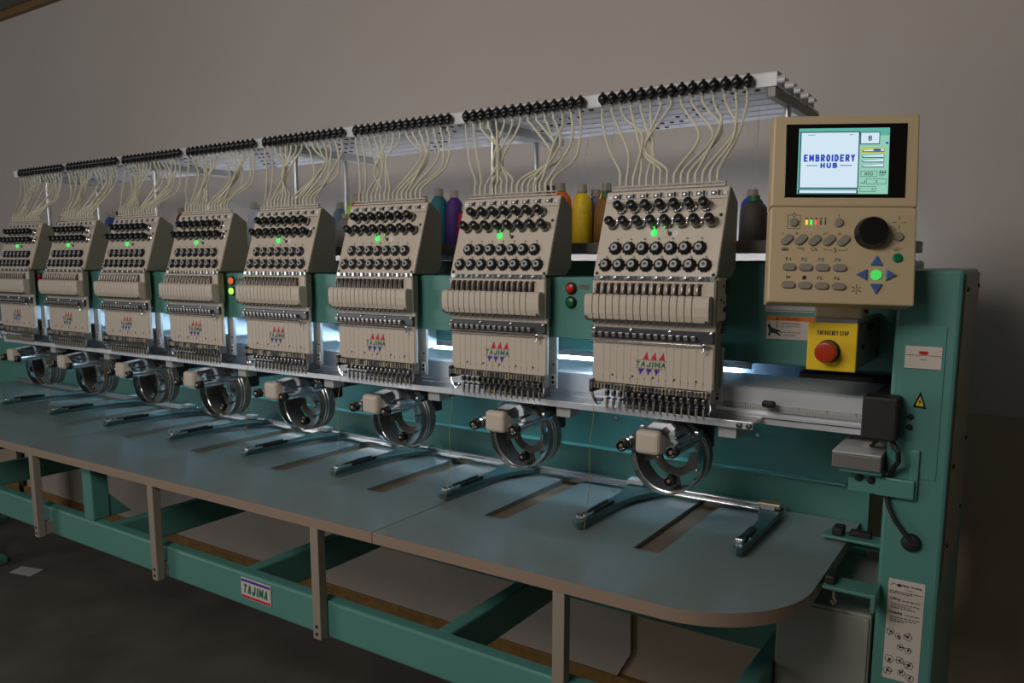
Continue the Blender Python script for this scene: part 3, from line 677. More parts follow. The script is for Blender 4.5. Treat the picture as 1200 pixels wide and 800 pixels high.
# ------------------------------------------------------------------ cap ring drivers under the heads
drv = empty('cap_driver', (SLX, 0.1, 0.95))
cx, cz, RR = SLX, 0.9535, 0.0735
b = B()
b.lathe([(0.064, RR), (0.070, RR + 0.0006), (0.118, RR), (0.118, RR - 0.003), (0.064, RR - 0.003), (0.064, RR)], (cx, 0, cz), (0, 1, 0), 'ringsteel', 64)
for y in (0.082, 0.092): b.lathe([(y, RR + 0.0002), (y + 0.001, RR + 0.0016), (y + 0.003, RR + 0.0016), (y + 0.004, RR + 0.0002)], (cx, 0, cz), (0, 1, 0), 'steel', 64)
obj('cap_ring', b, drv)
# inner plate: an annulus with spokes
b = B()
def sector(r0, r1, a0, a1, n=10): return [(cx + r1 * math.cos(a0 + (a1 - a0) * i / n), cz + r1 * math.sin(a0 + (a1 - a0) * i / n)) for i in range(n + 1)] + [(cx + r0 * math.cos(a1 - (a1 - a0) * i / n), cz + r0 * math.sin(a1 - (a1 - a0) * i / n)) for i in range(n + 1)]
b.prism(sector(0.030, 0.047, PI * 0.95, PI * 2.05, 22), 'y', 0.100, 0.106, 'ringsteel')
b.prism(sector(0.044, RR - 0.002, PI * 1.44, PI * 1.56, 6), 'y', 0.1005, 0.1055, 'ringsteel')
b.prism(sector(0.044, RR - 0.002, PI * 1.80, PI * 2.16, 8), 'y', 0.1005, 0.1055, 'ringsteel')
b.prism(sector(0.044, RR - 0.002, PI * 0.84, PI * 1.12, 8), 'y', 0.1005, 0.1055, 'ringsteel')
for a, r, m in ((PI * 1.83, 0.058, 'steel'), (PI * 1.97, 0.06, 'steel'), (PI * 1.12, 0.040, 'brass'), (PI * 1.88, 0.064, 'steel')):
    b.lathe([(0, 0.005), (0.002, 0.005), (0.003, 0.003), (0.003, 0)], (cx + r * math.cos(a), 0.100, cz + r * math.sin(a)), (0, -1, 0), m, 10)
obj('ring_plate', b, drv)
b = B(); b.lathe([(0.0, 0.008), (0.001, 0.0115), (0.016, 0.0115), (0.019, 0.008), (0.019, 0.005)], (cx + 0.003, 0.062, 0.9045), (0, 1, 0), 'black', 18); b.lathe([(0, 0.0045), (-0.003, 0.0035), (-0.0035, 0)], (cx + 0.003, 0.062, 0.9045), (0, 1, 0), 'brass', 10); b.cyl((cx + 0.003, 0.08, 0.9045), (cx + 0.003, 0.10, 0.9045), 0.004, 'steel', 8); obj('roller', b, drv)
# bed arm: chrome hood, white end cap
b = B()
hood = [(-0.060, 0.993), (-0.058, 1.004), (-0.032, 1.0285), (-0.017, 1.0345), (0.017, 1.0345), (0.032, 1.0285), (0.058, 1.004), (0.060, 0.993), (0.030, 0.985), (-0.030, 0.985)]
hd3 = [(x * 0.70, min(z, 1.026)) for x, z in hood]
hd2 = [(x * 0.92, z - 0.010 if z > 1.02 else z - 0.003) for x, z in hood]
bmv = b.bm; A = [bmv.verts.new((cx + x, -0.030, z)) for x, z in hd2]; A2 = [bmv.verts.new((cx + x, 0.052, z)) for x, z in hood]; A3 = [bmv.verts.new((cx + x, 0.0535, z)) for x, z in hd3]; A4 = [bmv.verts.new((cx + x, 0.135, z)) for x, z in hd3]; n = len(hood)
for U, V in ((A, A2), (A2, A3), (A3, A4)):
    for i in range(n): bmv.faces.new((U[i], U[(i + 1) % n], V[(i + 1) % n], V[i]))
bmv.faces.new(A[::-1]); bmv.faces.new(A4); bmesh.ops.recalc_face_normals(bmv, faces=bmv.faces)
b._fin(A + A2 + A3 + A4, 'hood')
b.box(cx - 0.034, cx + 0.034, 0.135, 0.39, 0.985, 1.026, 'dsteel', 0.004)
b.box(cx + 0.030, cx + 0.062, 0.118, 0.16, 0.965, 1.034, 'mblack', 0.004); b.box(cx - 0.035, cx + 0.075, 0.11, 0.20, 1.022, 1.035, 'mblack', 0.002)
b.lathe([(0.04, 0.070), (0.046, 0.0735), (0.063, 0.0735), (0.064, 0.071)], (cx, 0, cz), (0, 1, 0), 'chrome', 48)
obj('bed_arm', b, drv)
b = B(); b.box(cx - 0.0255, cx + 0.0255, -0.046, -0.024, 0.9805, 1.0275, 'beige', 0.009, 3); obj('end_cap', b, drv, label='rounded beige end cap')
for sgn in (-1, 1):
    X = cx + 0.051 * sgn; Z = 0.9935
    b = B(); b.cyl((X, -0.036, Z), (X, 0.10, Z), 0.0105, 'chrome', 16); b.lathe([(0, 0.009), (0.001, 0.0122), (0.014, 0.0122), (0.016, 0.0105)], (X, -0.050, Z), (0, 1, 0), 'black', 18); b.lathe([(0, 0.0046), (-0.003, 0.0036), (-0.0036, 0)], (X, -0.050, Z), (0, 1, 0), 'brass', 10)
    obj('roller_arm', b, drv)
for sgn in (-1, 1):
    b = B(); b.box(cx + 0.040 * sgn - 0.006, cx + 0.040 * sgn + 0.006, -0.01, 0.055, 1.008, 1.014, 'dsteel', 0.002); b.box(cx + 0.058 * sgn - 0.005, cx + 0.058 * sgn + 0.005, 0.06, 0.085, 1.005, 1.014, 'steel', 0.002); b.box(cx + 0.046 * sgn - 0.006, cx + 0.046 * sgn + 0.006, 0.045, 0.07, 1.0075, 1.0125, 'dsteel', 0.001); obj('clip_lever', b, drv)
drivers = [drv] + [copy_tree(drv) for _ in range(NH - 1)]
for k, d in enumerate(drivers):
    d.location = (SLX - PITCH * k + (0.006 if k == 1 else 0), 0.1, 0.95)
    tag(d, 'chrome cap ring driver with beige end cap under the %s head from the screen' % ORD[k], 'cap driver', 'cap ring drivers under the heads')

# ------------------------------------------------------------------ moving border frame: back rail and clamp arms
b = B(); b.box(-3.30, 0.185, 0.318, 0.336, 0.797, 0.811, 'steel', 0.002); b.box(-3.30, 0.185, 0.312, 0.320, 0.795, 0.800, 'chrome', 0.001)
tag(obj('frame_rail', b, at=(-1.4, 0.325, 0.797)), 'thin chrome frame rail along the back of the table', 'rail')
arm = empty('sash_clamp', (-0.153, 0.0, 0.79))
AX = -0.153
b = B()
outl = [(-0.009, -0.014), (0.004, -0.019), (0.013, -0.012), (0.015, 0.08), (0.018, 0.16), (0.026, 0.215), (0.044, 0.262), (0.066, 0.295), (0.066, 0.317), (-0.030, 0.317), (-0.030, 0.285), (-0.018, 0.235), (-0.013, 0.17), (-0.012, 0.05)]
b.prism([(AX + x, y) for x, y in outl], 'z', 0.797, 0.809, 'armteal', 0.0015)
obj('arm_plate', b, arm)
b = B(); b.box(AX - 0.008, AX + 0.009, 0.0, 0.115, 0.809, 0.815, 'steel', 0.0015); b.box(AX - 0.003, AX + 0.004, 0.03, 0.13, 0.815, 0.820, 'dsteel', 0.0015); b.box(AX + 0.007, AX + 0.013, 0.05, 0.14, 0.809, 0.817, 'mblack', 0.001); obj('clip', b, arm)
for x, y in ((-0.004, 0.004), (0.006, 0.014), (0.0, -0.012)):
    b = B(); b.lathe([(0, 0.0048), (0.003, 0.0048), (0.005, 0.003), (0.005, 0)], (AX + x, y, 0.815 if y > 0 else 0.809), (0, 0, 1), 'chrome', 12); obj('screw', b, arm)
b = B(); b.box(AX - 0.030, AX + 0.012, 0.296, 0.325, 0.811, 0.823, 'lgrey', 0.002); b.box(AX + 0.03, AX + 0.062, 0.300, 0.325, 0.811, 0.820, 'chrome', 0.002); obj('mounting_block', b, arm)
arms = [arm] + [copy_tree(arm) for _ in range(7)]
for k, a in enumerate(arms):
    a.location = (-0.153 - PITCH * k, 0.0, 0.79)
    tag(a, 'curved teal clamp arm on the table, %s counting from the column' % (ORD + ['ninth'])[k + 1], 'clamp arm', 'teal frame clamp arms on the table')
b = B(); AX = 0.172
lastarm = empty('sash_clamp', (AX, 0.0, 0.79), 'straight teal clamp arm on the table, first counting from the column', 'clamp arm', 'teal frame clamp arms on the table')
outl = [(-0.008, 0.022), (0.003, 0.017), (0.012, 0.024), (0.014, 0.18), (0.012, 0.317), (-0.040, 0.317), (-0.034, 0.285), (-0.016, 0.22), (-0.010, 0.15)]
b.prism([(AX + x, y) for x, y in outl], 'z', 0.797, 0.809, 'armteal', 0.0015); obj('arm_plate', b, lastarm)
b = B(); b.box(AX - 0.008, AX + 0.004, 0.05, 0.14, 0.809, 0.817, 'dsteel', 0.0015); b.box(AX - 0.009, AX + 0.006, 0.045, 0.06, 0.809, 0.819, 'chrome', 0.002); obj('clip', b, lastarm)
for x, y in ((0.0, 0.028), (0.008, 0.085)):
    b = B(); b.lathe([(0, 0.0045), (0.003, 0.0045), (0.004, 0)], (AX + x, y, 0.809), (0, 0, 1), 'chrome', 10); obj('screw', b, lastarm)
b = B(); b.box(AX - 0.038, AX + 0.010, 0.29, 0.322, 0.811, 0.822, 'brass', 0.002); b.box(AX - 0.030, AX + 0.0, 0.286, 0.29, 0.809, 0.819, 'lgrey', 0.001); obj('mounting_block', b, lastarm)

# ------------------------------------------------------------------ thread rack
rk = empty('thread_rack', (-1.3, 0.3, 1.387), 'overhead thread rack of white channels and chrome posts above the heads', 'thread rack')
RX0, RX1 = -2.78, 0.172
for j in range(6):
    y = 0.15 + 0.06 * j; b = B()
    b.prism([(y, 1.672), (y, 1.696), (y + 0.003, 1.699), (y + 0.030, 1.699), (y + 0.030, 1.696), (y + 0.003, 1.696), (y + 0.003, 1.676), (y + 0.051, 1.676), (y + 0.051, 1.672)], 'x', RX0, RX1 - 0.002 * (j % 2), 'white')
    for k in range(NH):
        for q in range(3 if j < 5 else 2):
            x = -PITCH * k + 0.130 - 0.024 * q - 0.062 * j
            b.lathe([(0, 0.0), (0, 0.0055), (0.002, 0.0055), (0.002, 0.003), (0.001, 0.0028)], (x, y + 0.022, 1.672), (0, 0, -1), 'black', 10)
    obj('channel', b, rk)
PX = (0.163, -0.511, -1.209, -1.908, -2.632)
for i, x in enumerate(PX):
    b = B(); w = 0.012 if i == 0 else 0.03
    b.box(x - w + 0.004 , x + w - 0.004, 0.152, 0.50, 1.652, 1.6715, 'ringsteel' if i == 0 else 'lgrey', 0.0015); obj('cross_bracket', b, rk)
    for y in ((0.20, 0.40) if i else (0.27, 0.45)):
        b = B(); b.cyl((x, y, 1.388), (x, y, 1.653), 0.0068, 'steel', 14); b.lathe([(0, 0.014), (0.003, 0.014), (0.008, 0.008), (0.012, 0.0065)], (x, y if y >= 0.3 else y, 1.3875), (0, 0, 1), 'steel', 14); obj('post', b, rk)
def guide(b, x):
    b.ball((x, 0.139, 1.6845), 0.0108, 'black', 14); b.ball((x, 0.138, 1.6945), 0.0042, 'black', 8); b.ball((x + 0.003, 0.1325, 1.676), 0.0065, 'black', 8); b.cyl((x, 0.137, 1.679), (x, 0.137, 1.6655), 0.0032, 'grey', 8)
b = B(); guide(b, GX[0]); g0 = obj('thread_guide', b, rk, at=(GX[0], 0.139, 1.684))
for k in range(6):
    for i in range(15):
        if k or i: inst(g0, rk, Vector((GX[i] - PITCH * k, 0.139, 1.684)) - rk.location)
b = B()
for k in (6, 7):
    for i in range(15): guide(b, GX[i] - PITCH * k)
far = obj('thread_guide', b, rk); far['kind'] = 'stuff'
# cone shelf behind the heads
sh = empty('cone_shelf', (-1.3, 0.4, 1.35), 'long grey shelf behind the heads that carries the thread cones', 'shelf')
b = B(); b.box(-2.98, 0.40, 0.185, 0.475, 1.363, 1.387, 'mgrey', 0.002); obj('shelf_board', b, sh)
b = B(); [b.box(x - 0.02, x + 0.02, 0.26, 0.41, 1.3475, 1.363, 'paleblue', 0.001) for x in (-2.9, -2.16, -1.44, -0.72, 0.0)]; obj('shelf_spacer', b, sh)

# ------------------------------------------------------------------ thread cones
def cone(x, y, h, col, label, r=0.030, top='grey', kind=0):
    key = 'thread_%d_%d_%d' % col
    if key not in M: M[key] = mat(key, srgb(*col), 0.6, noise=0.12, scale=120, bump=0.5, bscale=400)
    z = 1.3875; t = empty('thread_cone', (x, y, z), label, 'thread cone', 'thread cones on the shelf')
    b = B()
    if kind == 0:     # tall king spool, tapering
        pr = [(0, 0), (0, r * 0.92), (0.004, r), (h * 0.50, r * 0.97), (h * 0.73, r * 0.90), (h * 0.80, r * 0.76), (h * 0.86, r * 0.45), (h * 0.87, 0.0)]
    else:             # straight tube
        pr = [(0, 0), (0, r * 0.9), (0.004, r * 0.95), (h * 0.84, r * 0.86), (h * 0.87, r * 0.7), (h * 0.87, 0.0)]
    b.lathe(pr, (x, y, z), (0, 0, 1), key, 24)
    for q in range(8):
        zz = h * (0.08 + 0.075 * q); rad = r * (1.003 - 0.1 * zz / h) if kind == 0 else r * 0.94
    obj('wound_thread', b, t)
    b = B(); b.lathe([(h * 0.868, 0), (h * 0.868, 0.014), (h * 0.90, 0.0125), (h, 0.0115), (h, 0.008), (h * 0.95, 0.007), (h * 0.95, 0)], (x, y, z), (0, 0, 1), top, 18); obj('spool_core', b, t)
    b = B(); b.tube([(x + 0.008, y, z + h), (x + 0.004, y, z + h + 0.05), (x, 0.15 + 0.06 * round((y - 0.15) / 0.06) + 0.022, 1.672)], 0.00035, 'thread', 4); obj('thread_end', b, t)
M['c_green'] = mat('green_core', srgb(40, 96, 60), 0.5)
cone(0.080, 0.35, 0.100, (74, 66, 60), 'dark grey thread cone beside the control screen', 0.030, 'c_green')
cone(0.045, 0.45, 0.122, (28, 58, 168), 'blue thread cone behind the dark grey cone near the screen', 0.028, 'grey')
cone(0.115, 0.43, 0.085, (60, 50, 46), 'dark brown thread cone half hidden by the control screen', 0.028)
cone(-0.408, 0.35, 0.152, (232, 116, 30), 'orange thread cone in the gap between the first two heads', 0.030)
cone(-0.360, 0.375, 0.148, (224, 190, 30), 'tall yellow thread cone beside the lilac cone in the first gap', 0.026)
cone(-0.345, 0.42, 0.138, (120, 116, 172), 'lilac thread cone between the yellow and brown cones', 0.024)
cone(-0.292, 0.375, 0.130, (136, 90, 26), 'golden brown thread cone against the first head', 0.031, 'c_green')
cone(-0.325, 0.44, 0.155, (230, 206, 40), 'bright yellow thread cone behind the golden brown cone', 0.031)
cone(-0.45, 0.42, 0.158, (60, 36, 30), 'dark brown thread cone behind the second head', 0.022, 'mblack')
cone(-0.485, 0.43, 0.156, (60, 36, 30), 'dark brown thread cone showing its tip between tubes over the second head', 0.022, 'mblack')
cone(-0.800, 0.35, 0.158, (30, 108, 120), 'teal thread cone in the gap between the second and third heads', 0.027)
cone(-0.757, 0.365, 0.152, (70, 30, 112), 'purple thread cone beside the teal cone', 0.026)
cone(-0.705, 0.35, 0.108, (150, 24, 40), 'crimson thread cone standing against the second head', 0.026)
cone(-0.715, 0.41, 0.136, (226, 170, 30), 'amber thread cone behind the crimson cone', 0.022)
cone(-0.93, 0.44, 0.150, (214, 130, 60), 'light orange thread cone behind the third head', 0.024)
cone(-0.98, 0.45, 0.150, (196, 110, 60), 'rust thread cone behind the third head beside the light orange cone', 0.022)
cone(-1.115, 0.35, 0.156, (206, 40, 30), 'red thread cone showing over the third head corner', 0.022)
cone(-1.142, 0.36, 0.150, (156, 206, 40), 'lime green thread cone beside the red cone', 0.022)
cone(-1.205, 0.42, 0.140, (60, 130, 50), 'green thread cone in the gap between the third and fourth heads', 0.026, 'c_green')
cone(-1.155, 0.34, 0.100, (130, 124, 124), 'grey thread cone in front of the green cone', 0.030)
cone(-1.26, 0.42, 0.142, (84, 116, 138), 'slate blue thread cone against the fourth head', 0.024)
cone(-1.592, 0.35, 0.152, (176, 178, 190), 'white thread cone in the gap between the fourth and fifth heads', 0.024)
cone(-1.64, 0.40, 0.150, (96, 100, 120), 'blue grey thread cone on top of the fifth head side', 0.024)
cone(-1.96, 0.35, 0.158, (222, 170, 40), 'golden yellow thread cone in the gap by the fifth head', 0.024)
cone(-1.995, 0.35, 0.148, (110, 50, 30), 'dark red brown thread cone beside the golden yellow cone', 0.022)
cone(-2.46, 0.35, 0.150, (40, 72, 150), 'blue thread cone in the gap by the seventh head', 0.026)
cone(-2.40, 0.35, 0.150, (70, 60, 60), 'charcoal thread cone tucked behind the sixth head', 0.018, 'mblack')
cone(-2.835, 0.35, 0.146, (40, 36, 84), 'navy thread cone between the last two heads', 0.026)

# ------------------------------------------------------------------ control box
PC = Vector((0.3379, -0.0329, 1.4289))
cb = empty('control_console', PC, 'beige control box with a lit colour screen, round dial and buttons', 'control panel')
RM = Matrix.Rotation(0.4021, 4, 'Z') @ Matrix.Rotation(-0.1962, 4, 'X') @ Matrix.Rotation(0.019, 4, 'Y')
cb.rotation_euler = RM.to_euler(); cb.scale = (0.9333, 0.9333, 0.9333)
def cobj(name, b, label=None, at=None):
    """a part of the control box, given in the box's own upright space (x across, -y out, z up)"""
    o = bpy.data.objects.new(name, b.done(name)); C.objects.link(o); o.parent = cb
    if at is not None: o.location = at
    if label: o['label'] = label
    return o
W2, H2 = 0.1192, 0.1647
b = B()
b.prism([(-W2, 0.0045), (W2, 0.0045), (W2, H2), (-W2, H2)], 'y', -0.001, 0.045, 'beige2', 0.003)
b.prism([(-W2, -H2), (W2, -H2), (W2, 0.0025), (-W2, 0.0025)], 'y', 0.0, 0.045, 'beige2', 0.003)
b.box(-W2 + 0.004, W2 - 0.004, 0.003, 0.05, -H2 + 0.004, H2 - 0.004, 'beige2', 0.003)
cobj('housing', b)
b = B(); b.prism([(-0.098, 0.0197), (0.0985, 0.0197), (0.0995, 0.1495), (-0.0985, 0.1495)], 'y', -0.0022, 0.002, 'bezel', 0.0008); bez = cobj('screen_bezel', b, 'black glass screen surround')
b = B(); y = -0.0026
def pl(x0, x1, z0, z1, m, d=0.0): b.box(x0, x1, y - d, y - d + 0.0003, z0, z1, m)
pl(-0.077, 0.071, 0.026, 0.1415, 'scr_teal')
pl(0.0225, 0.0705, 0.0265, 0.128, 'scr_mint', 0.0001)
pl(-0.0745, 0.0230, 0.0355, 0.1355, 'scr_dark', 0.0002); pl(-0.0727, 0.0212, 0.0372, 0.1337, 'scr_white', 0.0003)
pl(-0.0755, 0.0225, 0.0265, 0.0335, 'scr_dark', 0.0002); pl(-0.073, 0.020, 0.0275, 0.0325, 'scr_white', 0.0003)
pl(0.0235, 0.0555, 0.1125, 0.134, 'scr_dark', 0.0003); pl(0.0250, 0.0542, 0.114, 0.1328, 'scr_white', 0.0004)
letters(b, '8', 0.0395, y - 0.0006, 0.1232, 0.006, 0.0095, 'ink', bold=0.00015)
block(b, 'EMBROIDERY', -0.0258, y - 0.0006, 0.0888, 0.084, 0.0125, 'scr_blue', 0.22)
block(b, 'HUB', -0.0262, y - 0.0006, 0.0757, 0.0275, 0.0092, 'scr_blue', 0.28)
for x0, x1 in ((-0.063, -0.0445), (-0.0080, 0.0115)): pl(x0, x1, 0.0752, 0.0764, 'scr_blue', 0.0006)
pl(-0.062, -0.050, 0.1293, 0.1300, 'ink', 0.0006); pl(0.006, 0.012, 0.1293, 0.1300, 'ink', 0.0006)
for i, z in enumerate((0.1022, 0.0922, 0.0842, 0.0755)):
    if i == 0: pl(0.0255, 0.0640, z - 0.0045, z + 0.0045, 'scr_yellow', 0.0002)
    b.prism([(0.0265, z), (0.029, z - 0.0033), (0.063, z - 0.0033), (0.063, z + 0.0033), (0.0295, z + 0.0005)], 'y', y - 0.0006, y - 0.0003, 'scr_dark')
    b.prism([(0.028, z - 0.0002), (0.030, z - 0.0020), (0.0622, z - 0.0020), (0.0622, z + 0.0028), (0.0295, z + 0.0002)], 'y', y - 0.0008, y - 0.0005, 'scr_white')
b.prism([(0.044, 0.102), (0.047, 0.104), (0.056, 0.104), (0.059, 0.102), (0.056, 0.1005), (0.047, 0.1005)], 'y', y - 0.0011, y - 0.0008, 'scr_blue')
for x0, x1, z0, z1 in ((0.0262, 0.0525, 0.056, 0.0662), (0.0355, 0.0678, 0.043, 0.0527), (0.0255, 0.0515, 0.0298, 0.0393)):
    pl(x0, x1, z0, z1, 'scr_dark', 0.0003); pl(x0 + 0.0007, x1 - 0.0007, z0 + 0.0007, z1 - 0.0007, 'scr_mint', 0.0004)
letters(b, '800', 0.0393, y - 0.0006, 0.0611, 0.0135, 0.0062, 'ink'); letters(b, '0', 0.0517, y - 0.0006, 0.0478, 0.0035, 0.005, 'ink'); letters(b, '21', 0.0465, y - 0.0006, 0.0345, 0.005, 0.0045, 'ink')
letters(b, 'rpm', 0.0608, y - 0.0006, 0.0580, 0.0095, 0.0045, 'ink')
for x in (0.0565, 0.0605, 0.0645): pl(x, x + 0.002, 0.064, 0.0665, 'scr_dark', 0.0005)
pl(0.0555, 0.0675, 0.0620, 0.0635, 'scr_dark', 0.0005); pl(0.0265, 0.0335, 0.0445, 0.0455, 'scr_dark', 0.0005); pl(0.0325, 0.0335, 0.0445, 0.050, 'scr_dark', 0.0005); pl(0.0650, 0.0690, 0.1130, 0.1165, 'scr_blue', 0.0004)
scr = cobj('screen', b, 'lit screen with blue lettering on white'); scr.parent = bez
# dial
b = B(); b.lathe([(0, 0.0275), (0.004, 0.0275), (0.006, 0.0262), (0.016, 0.0252), (0.019, 0.0235), (0.0195, 0.018), (0.0185, 0.0)], (0, 0, 0), (0, -1, 0), 'black', 48); b.lathe([(0.0180, 0.005), (0.0190, 0.0045), (0.0182, 0.002), (0.0180, 0)], (-0.010, 0, 0.008), (0, -1, 0), 'bezel', 16); b.box(0, 0.001, -0.002, 0, 0, 0.001, 'black'); cobj('dial', b, 'large round black dial', (0.0468, 0, -0.0413))
def button(name, prof, m, x, z, label=None, n=20):
    b = B(); b.lathe(prof, (0, 0, 0), (0, -1, 0), m, n); return cobj(name, b, label, (x, 0, z))
rp = [(0, 0.0082), (0.0008, 0.0082), (0.0010, 0.0072), (0.003, 0.0070), (0.0038, 0.006), (0.004, 0)]
button('round_button', rp, 'grey', -0.0801, -0.0237); button('round_button', rp, 'grey', -0.0061, -0.0238); button('round_button', rp, 'grey', 0.0909, -0.0469); button('round_button', rp, 'setgreen', 0.0904, -0.0833, 'green button')
button('enter_key', [(0, 0.0086), (0.002, 0.0086), (0.004, 0.007), (0.0045, 0)], 'keyled', 0.057, -0.1131, 'lit green round key')
def pill(w, h, rot=0.0, m='grey', d=0.004):
    b = B(); r = h / 2
    def out(g): return [((w / 2 - r) + (r + g) * math.cos(-PI / 2 + PI * i / 10), (r + g) * math.sin(-PI / 2 + PI * i / 10)) for i in range(11)] + [(-(w / 2 - r) + (r + g) * math.cos(PI / 2 + PI * i / 10), (r + g) * math.sin(PI / 2 + PI * i / 10)) for i in range(11)]
    R = Matrix.Rotation(-rot, 4, 'Y')
    b.prism(out(0.0009), 'y', -0.0008, 0.0, 'mgrey', mtx=R); b.prism(out(0), 'y', -d, -0.0004, m, 0.0008, mtx=R); return b
pb = cobj('pill_button', pill(0.0205, 0.0115))
ps = [(-0.0847, -0.1023), (-0.0571, -0.1025), (-0.0297, -0.1025), (-0.0018, -0.1024), (-0.085, -0.1334), (-0.0574, -0.134), (-0.0298, -0.1343), (-0.0022, -0.1346)]
pb.location = (ps[0][0], 0, ps[0][1])
for x, z in ps[1:]: inst(pb, cb, (x, 0, z))
sb = cobj('slanted_button', pill(0.0215, 0.0115, math.radians(45))); sl = [(-0.0898, -0.0543), (-0.0666, -0.054), (-0.0438, -0.0549), (-0.0203, -0.0546), (0.0031, -0.0551)]
sb.location = (sl[0][0], 0, sl[0][1])
for x, z in sl[1:]: inst(sb, cb, (x, 0, z))
b = B(); b.prism([(-0.010, -0.0085), (0.010, -0.0085), (0.0, 0.0092)], 'y', -0.0035, 0, 'blue', 0.0012); ak = cobj('arrow_key', b, None, (0.057, 0, -0.0884))
for (x, z), a in (((0.0336, -0.1131), -PI / 2), ((0.0806, -0.1131), PI / 2), ((0.0571, -0.1371), PI)):
    k = inst(ak, cb, (x, 0, z)); k.rotation_euler = (0, a, 0)
for x, m in ((-0.0584, 'ledy'), (-0.0508, 'led'), (-0.0428, 'ledr')):
    b = B(); b.box(-0.0016, 0.0016, -0.0012, 0, -0.0042, 0.0042, m, 0.0005); cobj('status_light', b, None, (x, 0, -0.0235))
b = B(); y = -0.0004
def mk(x0, x1, z0, z1): b.box(min(x0, x1), max(x0, x1), y, 0.0004, min(z0, z1), max(z0, z1), 'ink')
for x in (-0.0352, -0.0277): mk(x - 0.0009, x + 0.0009, -0.0275, -0.0195)
for x in (-0.0584, -0.0508, -0.0428, -0.0352, -0.0277): mk(x - 0.0018, x + 0.0018, -0.0175, -0.0155)
for x0, x1, z0, z1 in ((-0.0905, -0.0898, -0.034, -0.0105), (-0.0697, -0.069, -0.034, -0.0105), (-0.0905, -0.069, -0.0347, -0.034), (-0.0905, -0.0835, -0.0112, -0.0105), (-0.0765, -0.069, -0.0112, -0.0105), (-0.0825, -0.0818, -0.0130, -0.0085), (-0.078, -0.0773, -0.0130, -0.0085), (-0.0825, -0.0773, -0.0133, -0.0126), (-0.0825, -0.0773, -0.0090, -0.0083), (-0.0802, -0.0796, -0.0083, -0.0062)): mk(x0, x1, z0, z1)
mk(-0.0066, -0.0056, -0.0125, -0.0085); mk(-0.0070, -0.0052, -0.0148, -0.0138)
for dx, dz in ((0, 0.008), (0, -0.008), (0.008, 0), (-0.008, 0)):
    if dx: mk(0.0914 + dx - 0.0035, 0.0914 + dx + 0.0035, -0.0226, -0.0218)
    else: mk(0.0910, 0.0918, -0.0222 + dz - 0.0035, -0.0222 + dz + 0.0035)
for (t, x, w) in (('A', -0.0965, 0.003), ('B', -0.0735, 0.003), ('C', -0.050, 0.003), ('D1', -0.0270, 0.006), ('D2', -0.0035, 0.006)): letters(b, t, x, y, -0.0430, w, 0.0034, 'ink')
for (t, x) in (('F1', -0.0865), ('F2', -0.060), ('F3', -0.0325), ('F4', -0.0050)): letters(b, t, x, y, -0.0885, 0.0085, 0.0062, 'ink')
for (t, x) in (('F5', -0.0335), ('F6', -0.0055)): letters(b, t, x, y, -0.1205, 0.0085, 0.0062, 'ink')
letters(b, 'SET', 0.0902, y, -0.0690, 0.0120, 0.0052, 'ink'); letters(b, 'C', 0.0850, y, -0.0350, 0.003, 0.0036, 'ink')
mk(-0.0885, -0.0870, -0.1235, -0.1165); b.prism([(-0.0865, -0.1200), (-0.0830, -0.1175), (-0.0830, -0.1225)], 'y', y, 0, 'ink'); mk(-0.0620, -0.0560, -0.1235, -0.1180); mk(-0.0610, -0.0570, -0.1180, -0.1170)
mk(-0.0985, -0.0870, -0.0735, -0.0712); [mk(-0.0980 + 0.003 * i, -0.0965 + 0.003 * i, -0.0705, -0.0680) for i in range(4)]
letters(b, '\u2122/Q', -0.0668, y, -0.0705, 0.0125, 0.006, 'ink'); letters(b, 'C/L', -0.0440, y, -0.0705, 0.0120, 0.006, 'ink')
mk(-0.0285, -0.0279, -0.0718, -0.0680); mk(0.0085, 0.0091, -0.0718, -0.0680); mk(-0.0285, -0.0145, -0.0718, -0.0712); mk(-0.0060, 0.0091, -0.0718, -0.0712); letters(b, '5', -0.0102, y, -0.0715, 0.005, 0.0075, 'ink')
cobj('panel_markings', b, 'printed black key markings')
b = B(); b.lathe([(0, 0), (0.0004, 0.0011), (0, 0.0011)], (0.0263, 0, -0.1386), (0, -1, 0), 'ink', 8)
for i in range(6):
    for r in (0.004, 0.0072): b.lathe([(0, 0.0010), (0.0005, 0.0010), (0.0005, 0)], (0.0263 + r * math.cos(PI / 6 + PI / 3 * i), 0, -0.1386 + r * math.sin(PI / 6 + PI / 3 * i)), (0, -1, 0), 'ink', 8)
cobj('speaker_grille', b)
# ------------------------------------------------------------------ emergency stop box and the neck above it
es = empty('emergency_stop', (0.326, 0.1, 1.16), 'yellow fronted emergency stop box with a red mushroom button under the control panel', 'emergency stop')
b = B(); b.box(0.290, 0.364, 0.004, 0.2385, 1.162, 1.240, 'olive', 0.003); b.box(0.3635, 0.366, 0.10, 0.15, 1.225, 1.237, 'mblack', 0.001)
for y, z in ((0.06, 1.20), (0.21, 1.175)): b.lathe([(0, 0.004), (0.003, 0.004), (0.003, 0)], (0.364, y, z), (1, 0, 0), 'mblack', 8)
obj('box', b, es)
b = B(); b.prism([(0.2865, 1.161), (0.3660, 1.161), (0.3660, 1.2435), (0.2865, 1.2435)], 'y', 0.0, 0.0045, 'yellow', 0.002); block(b, 'EMERGENCY STOP', 0.3275, -0.0003, 1.226, 0.050, 0.0075, 'ink', 0.16); obj('front_plate', b, es, label='yellow front plate with black lettering')
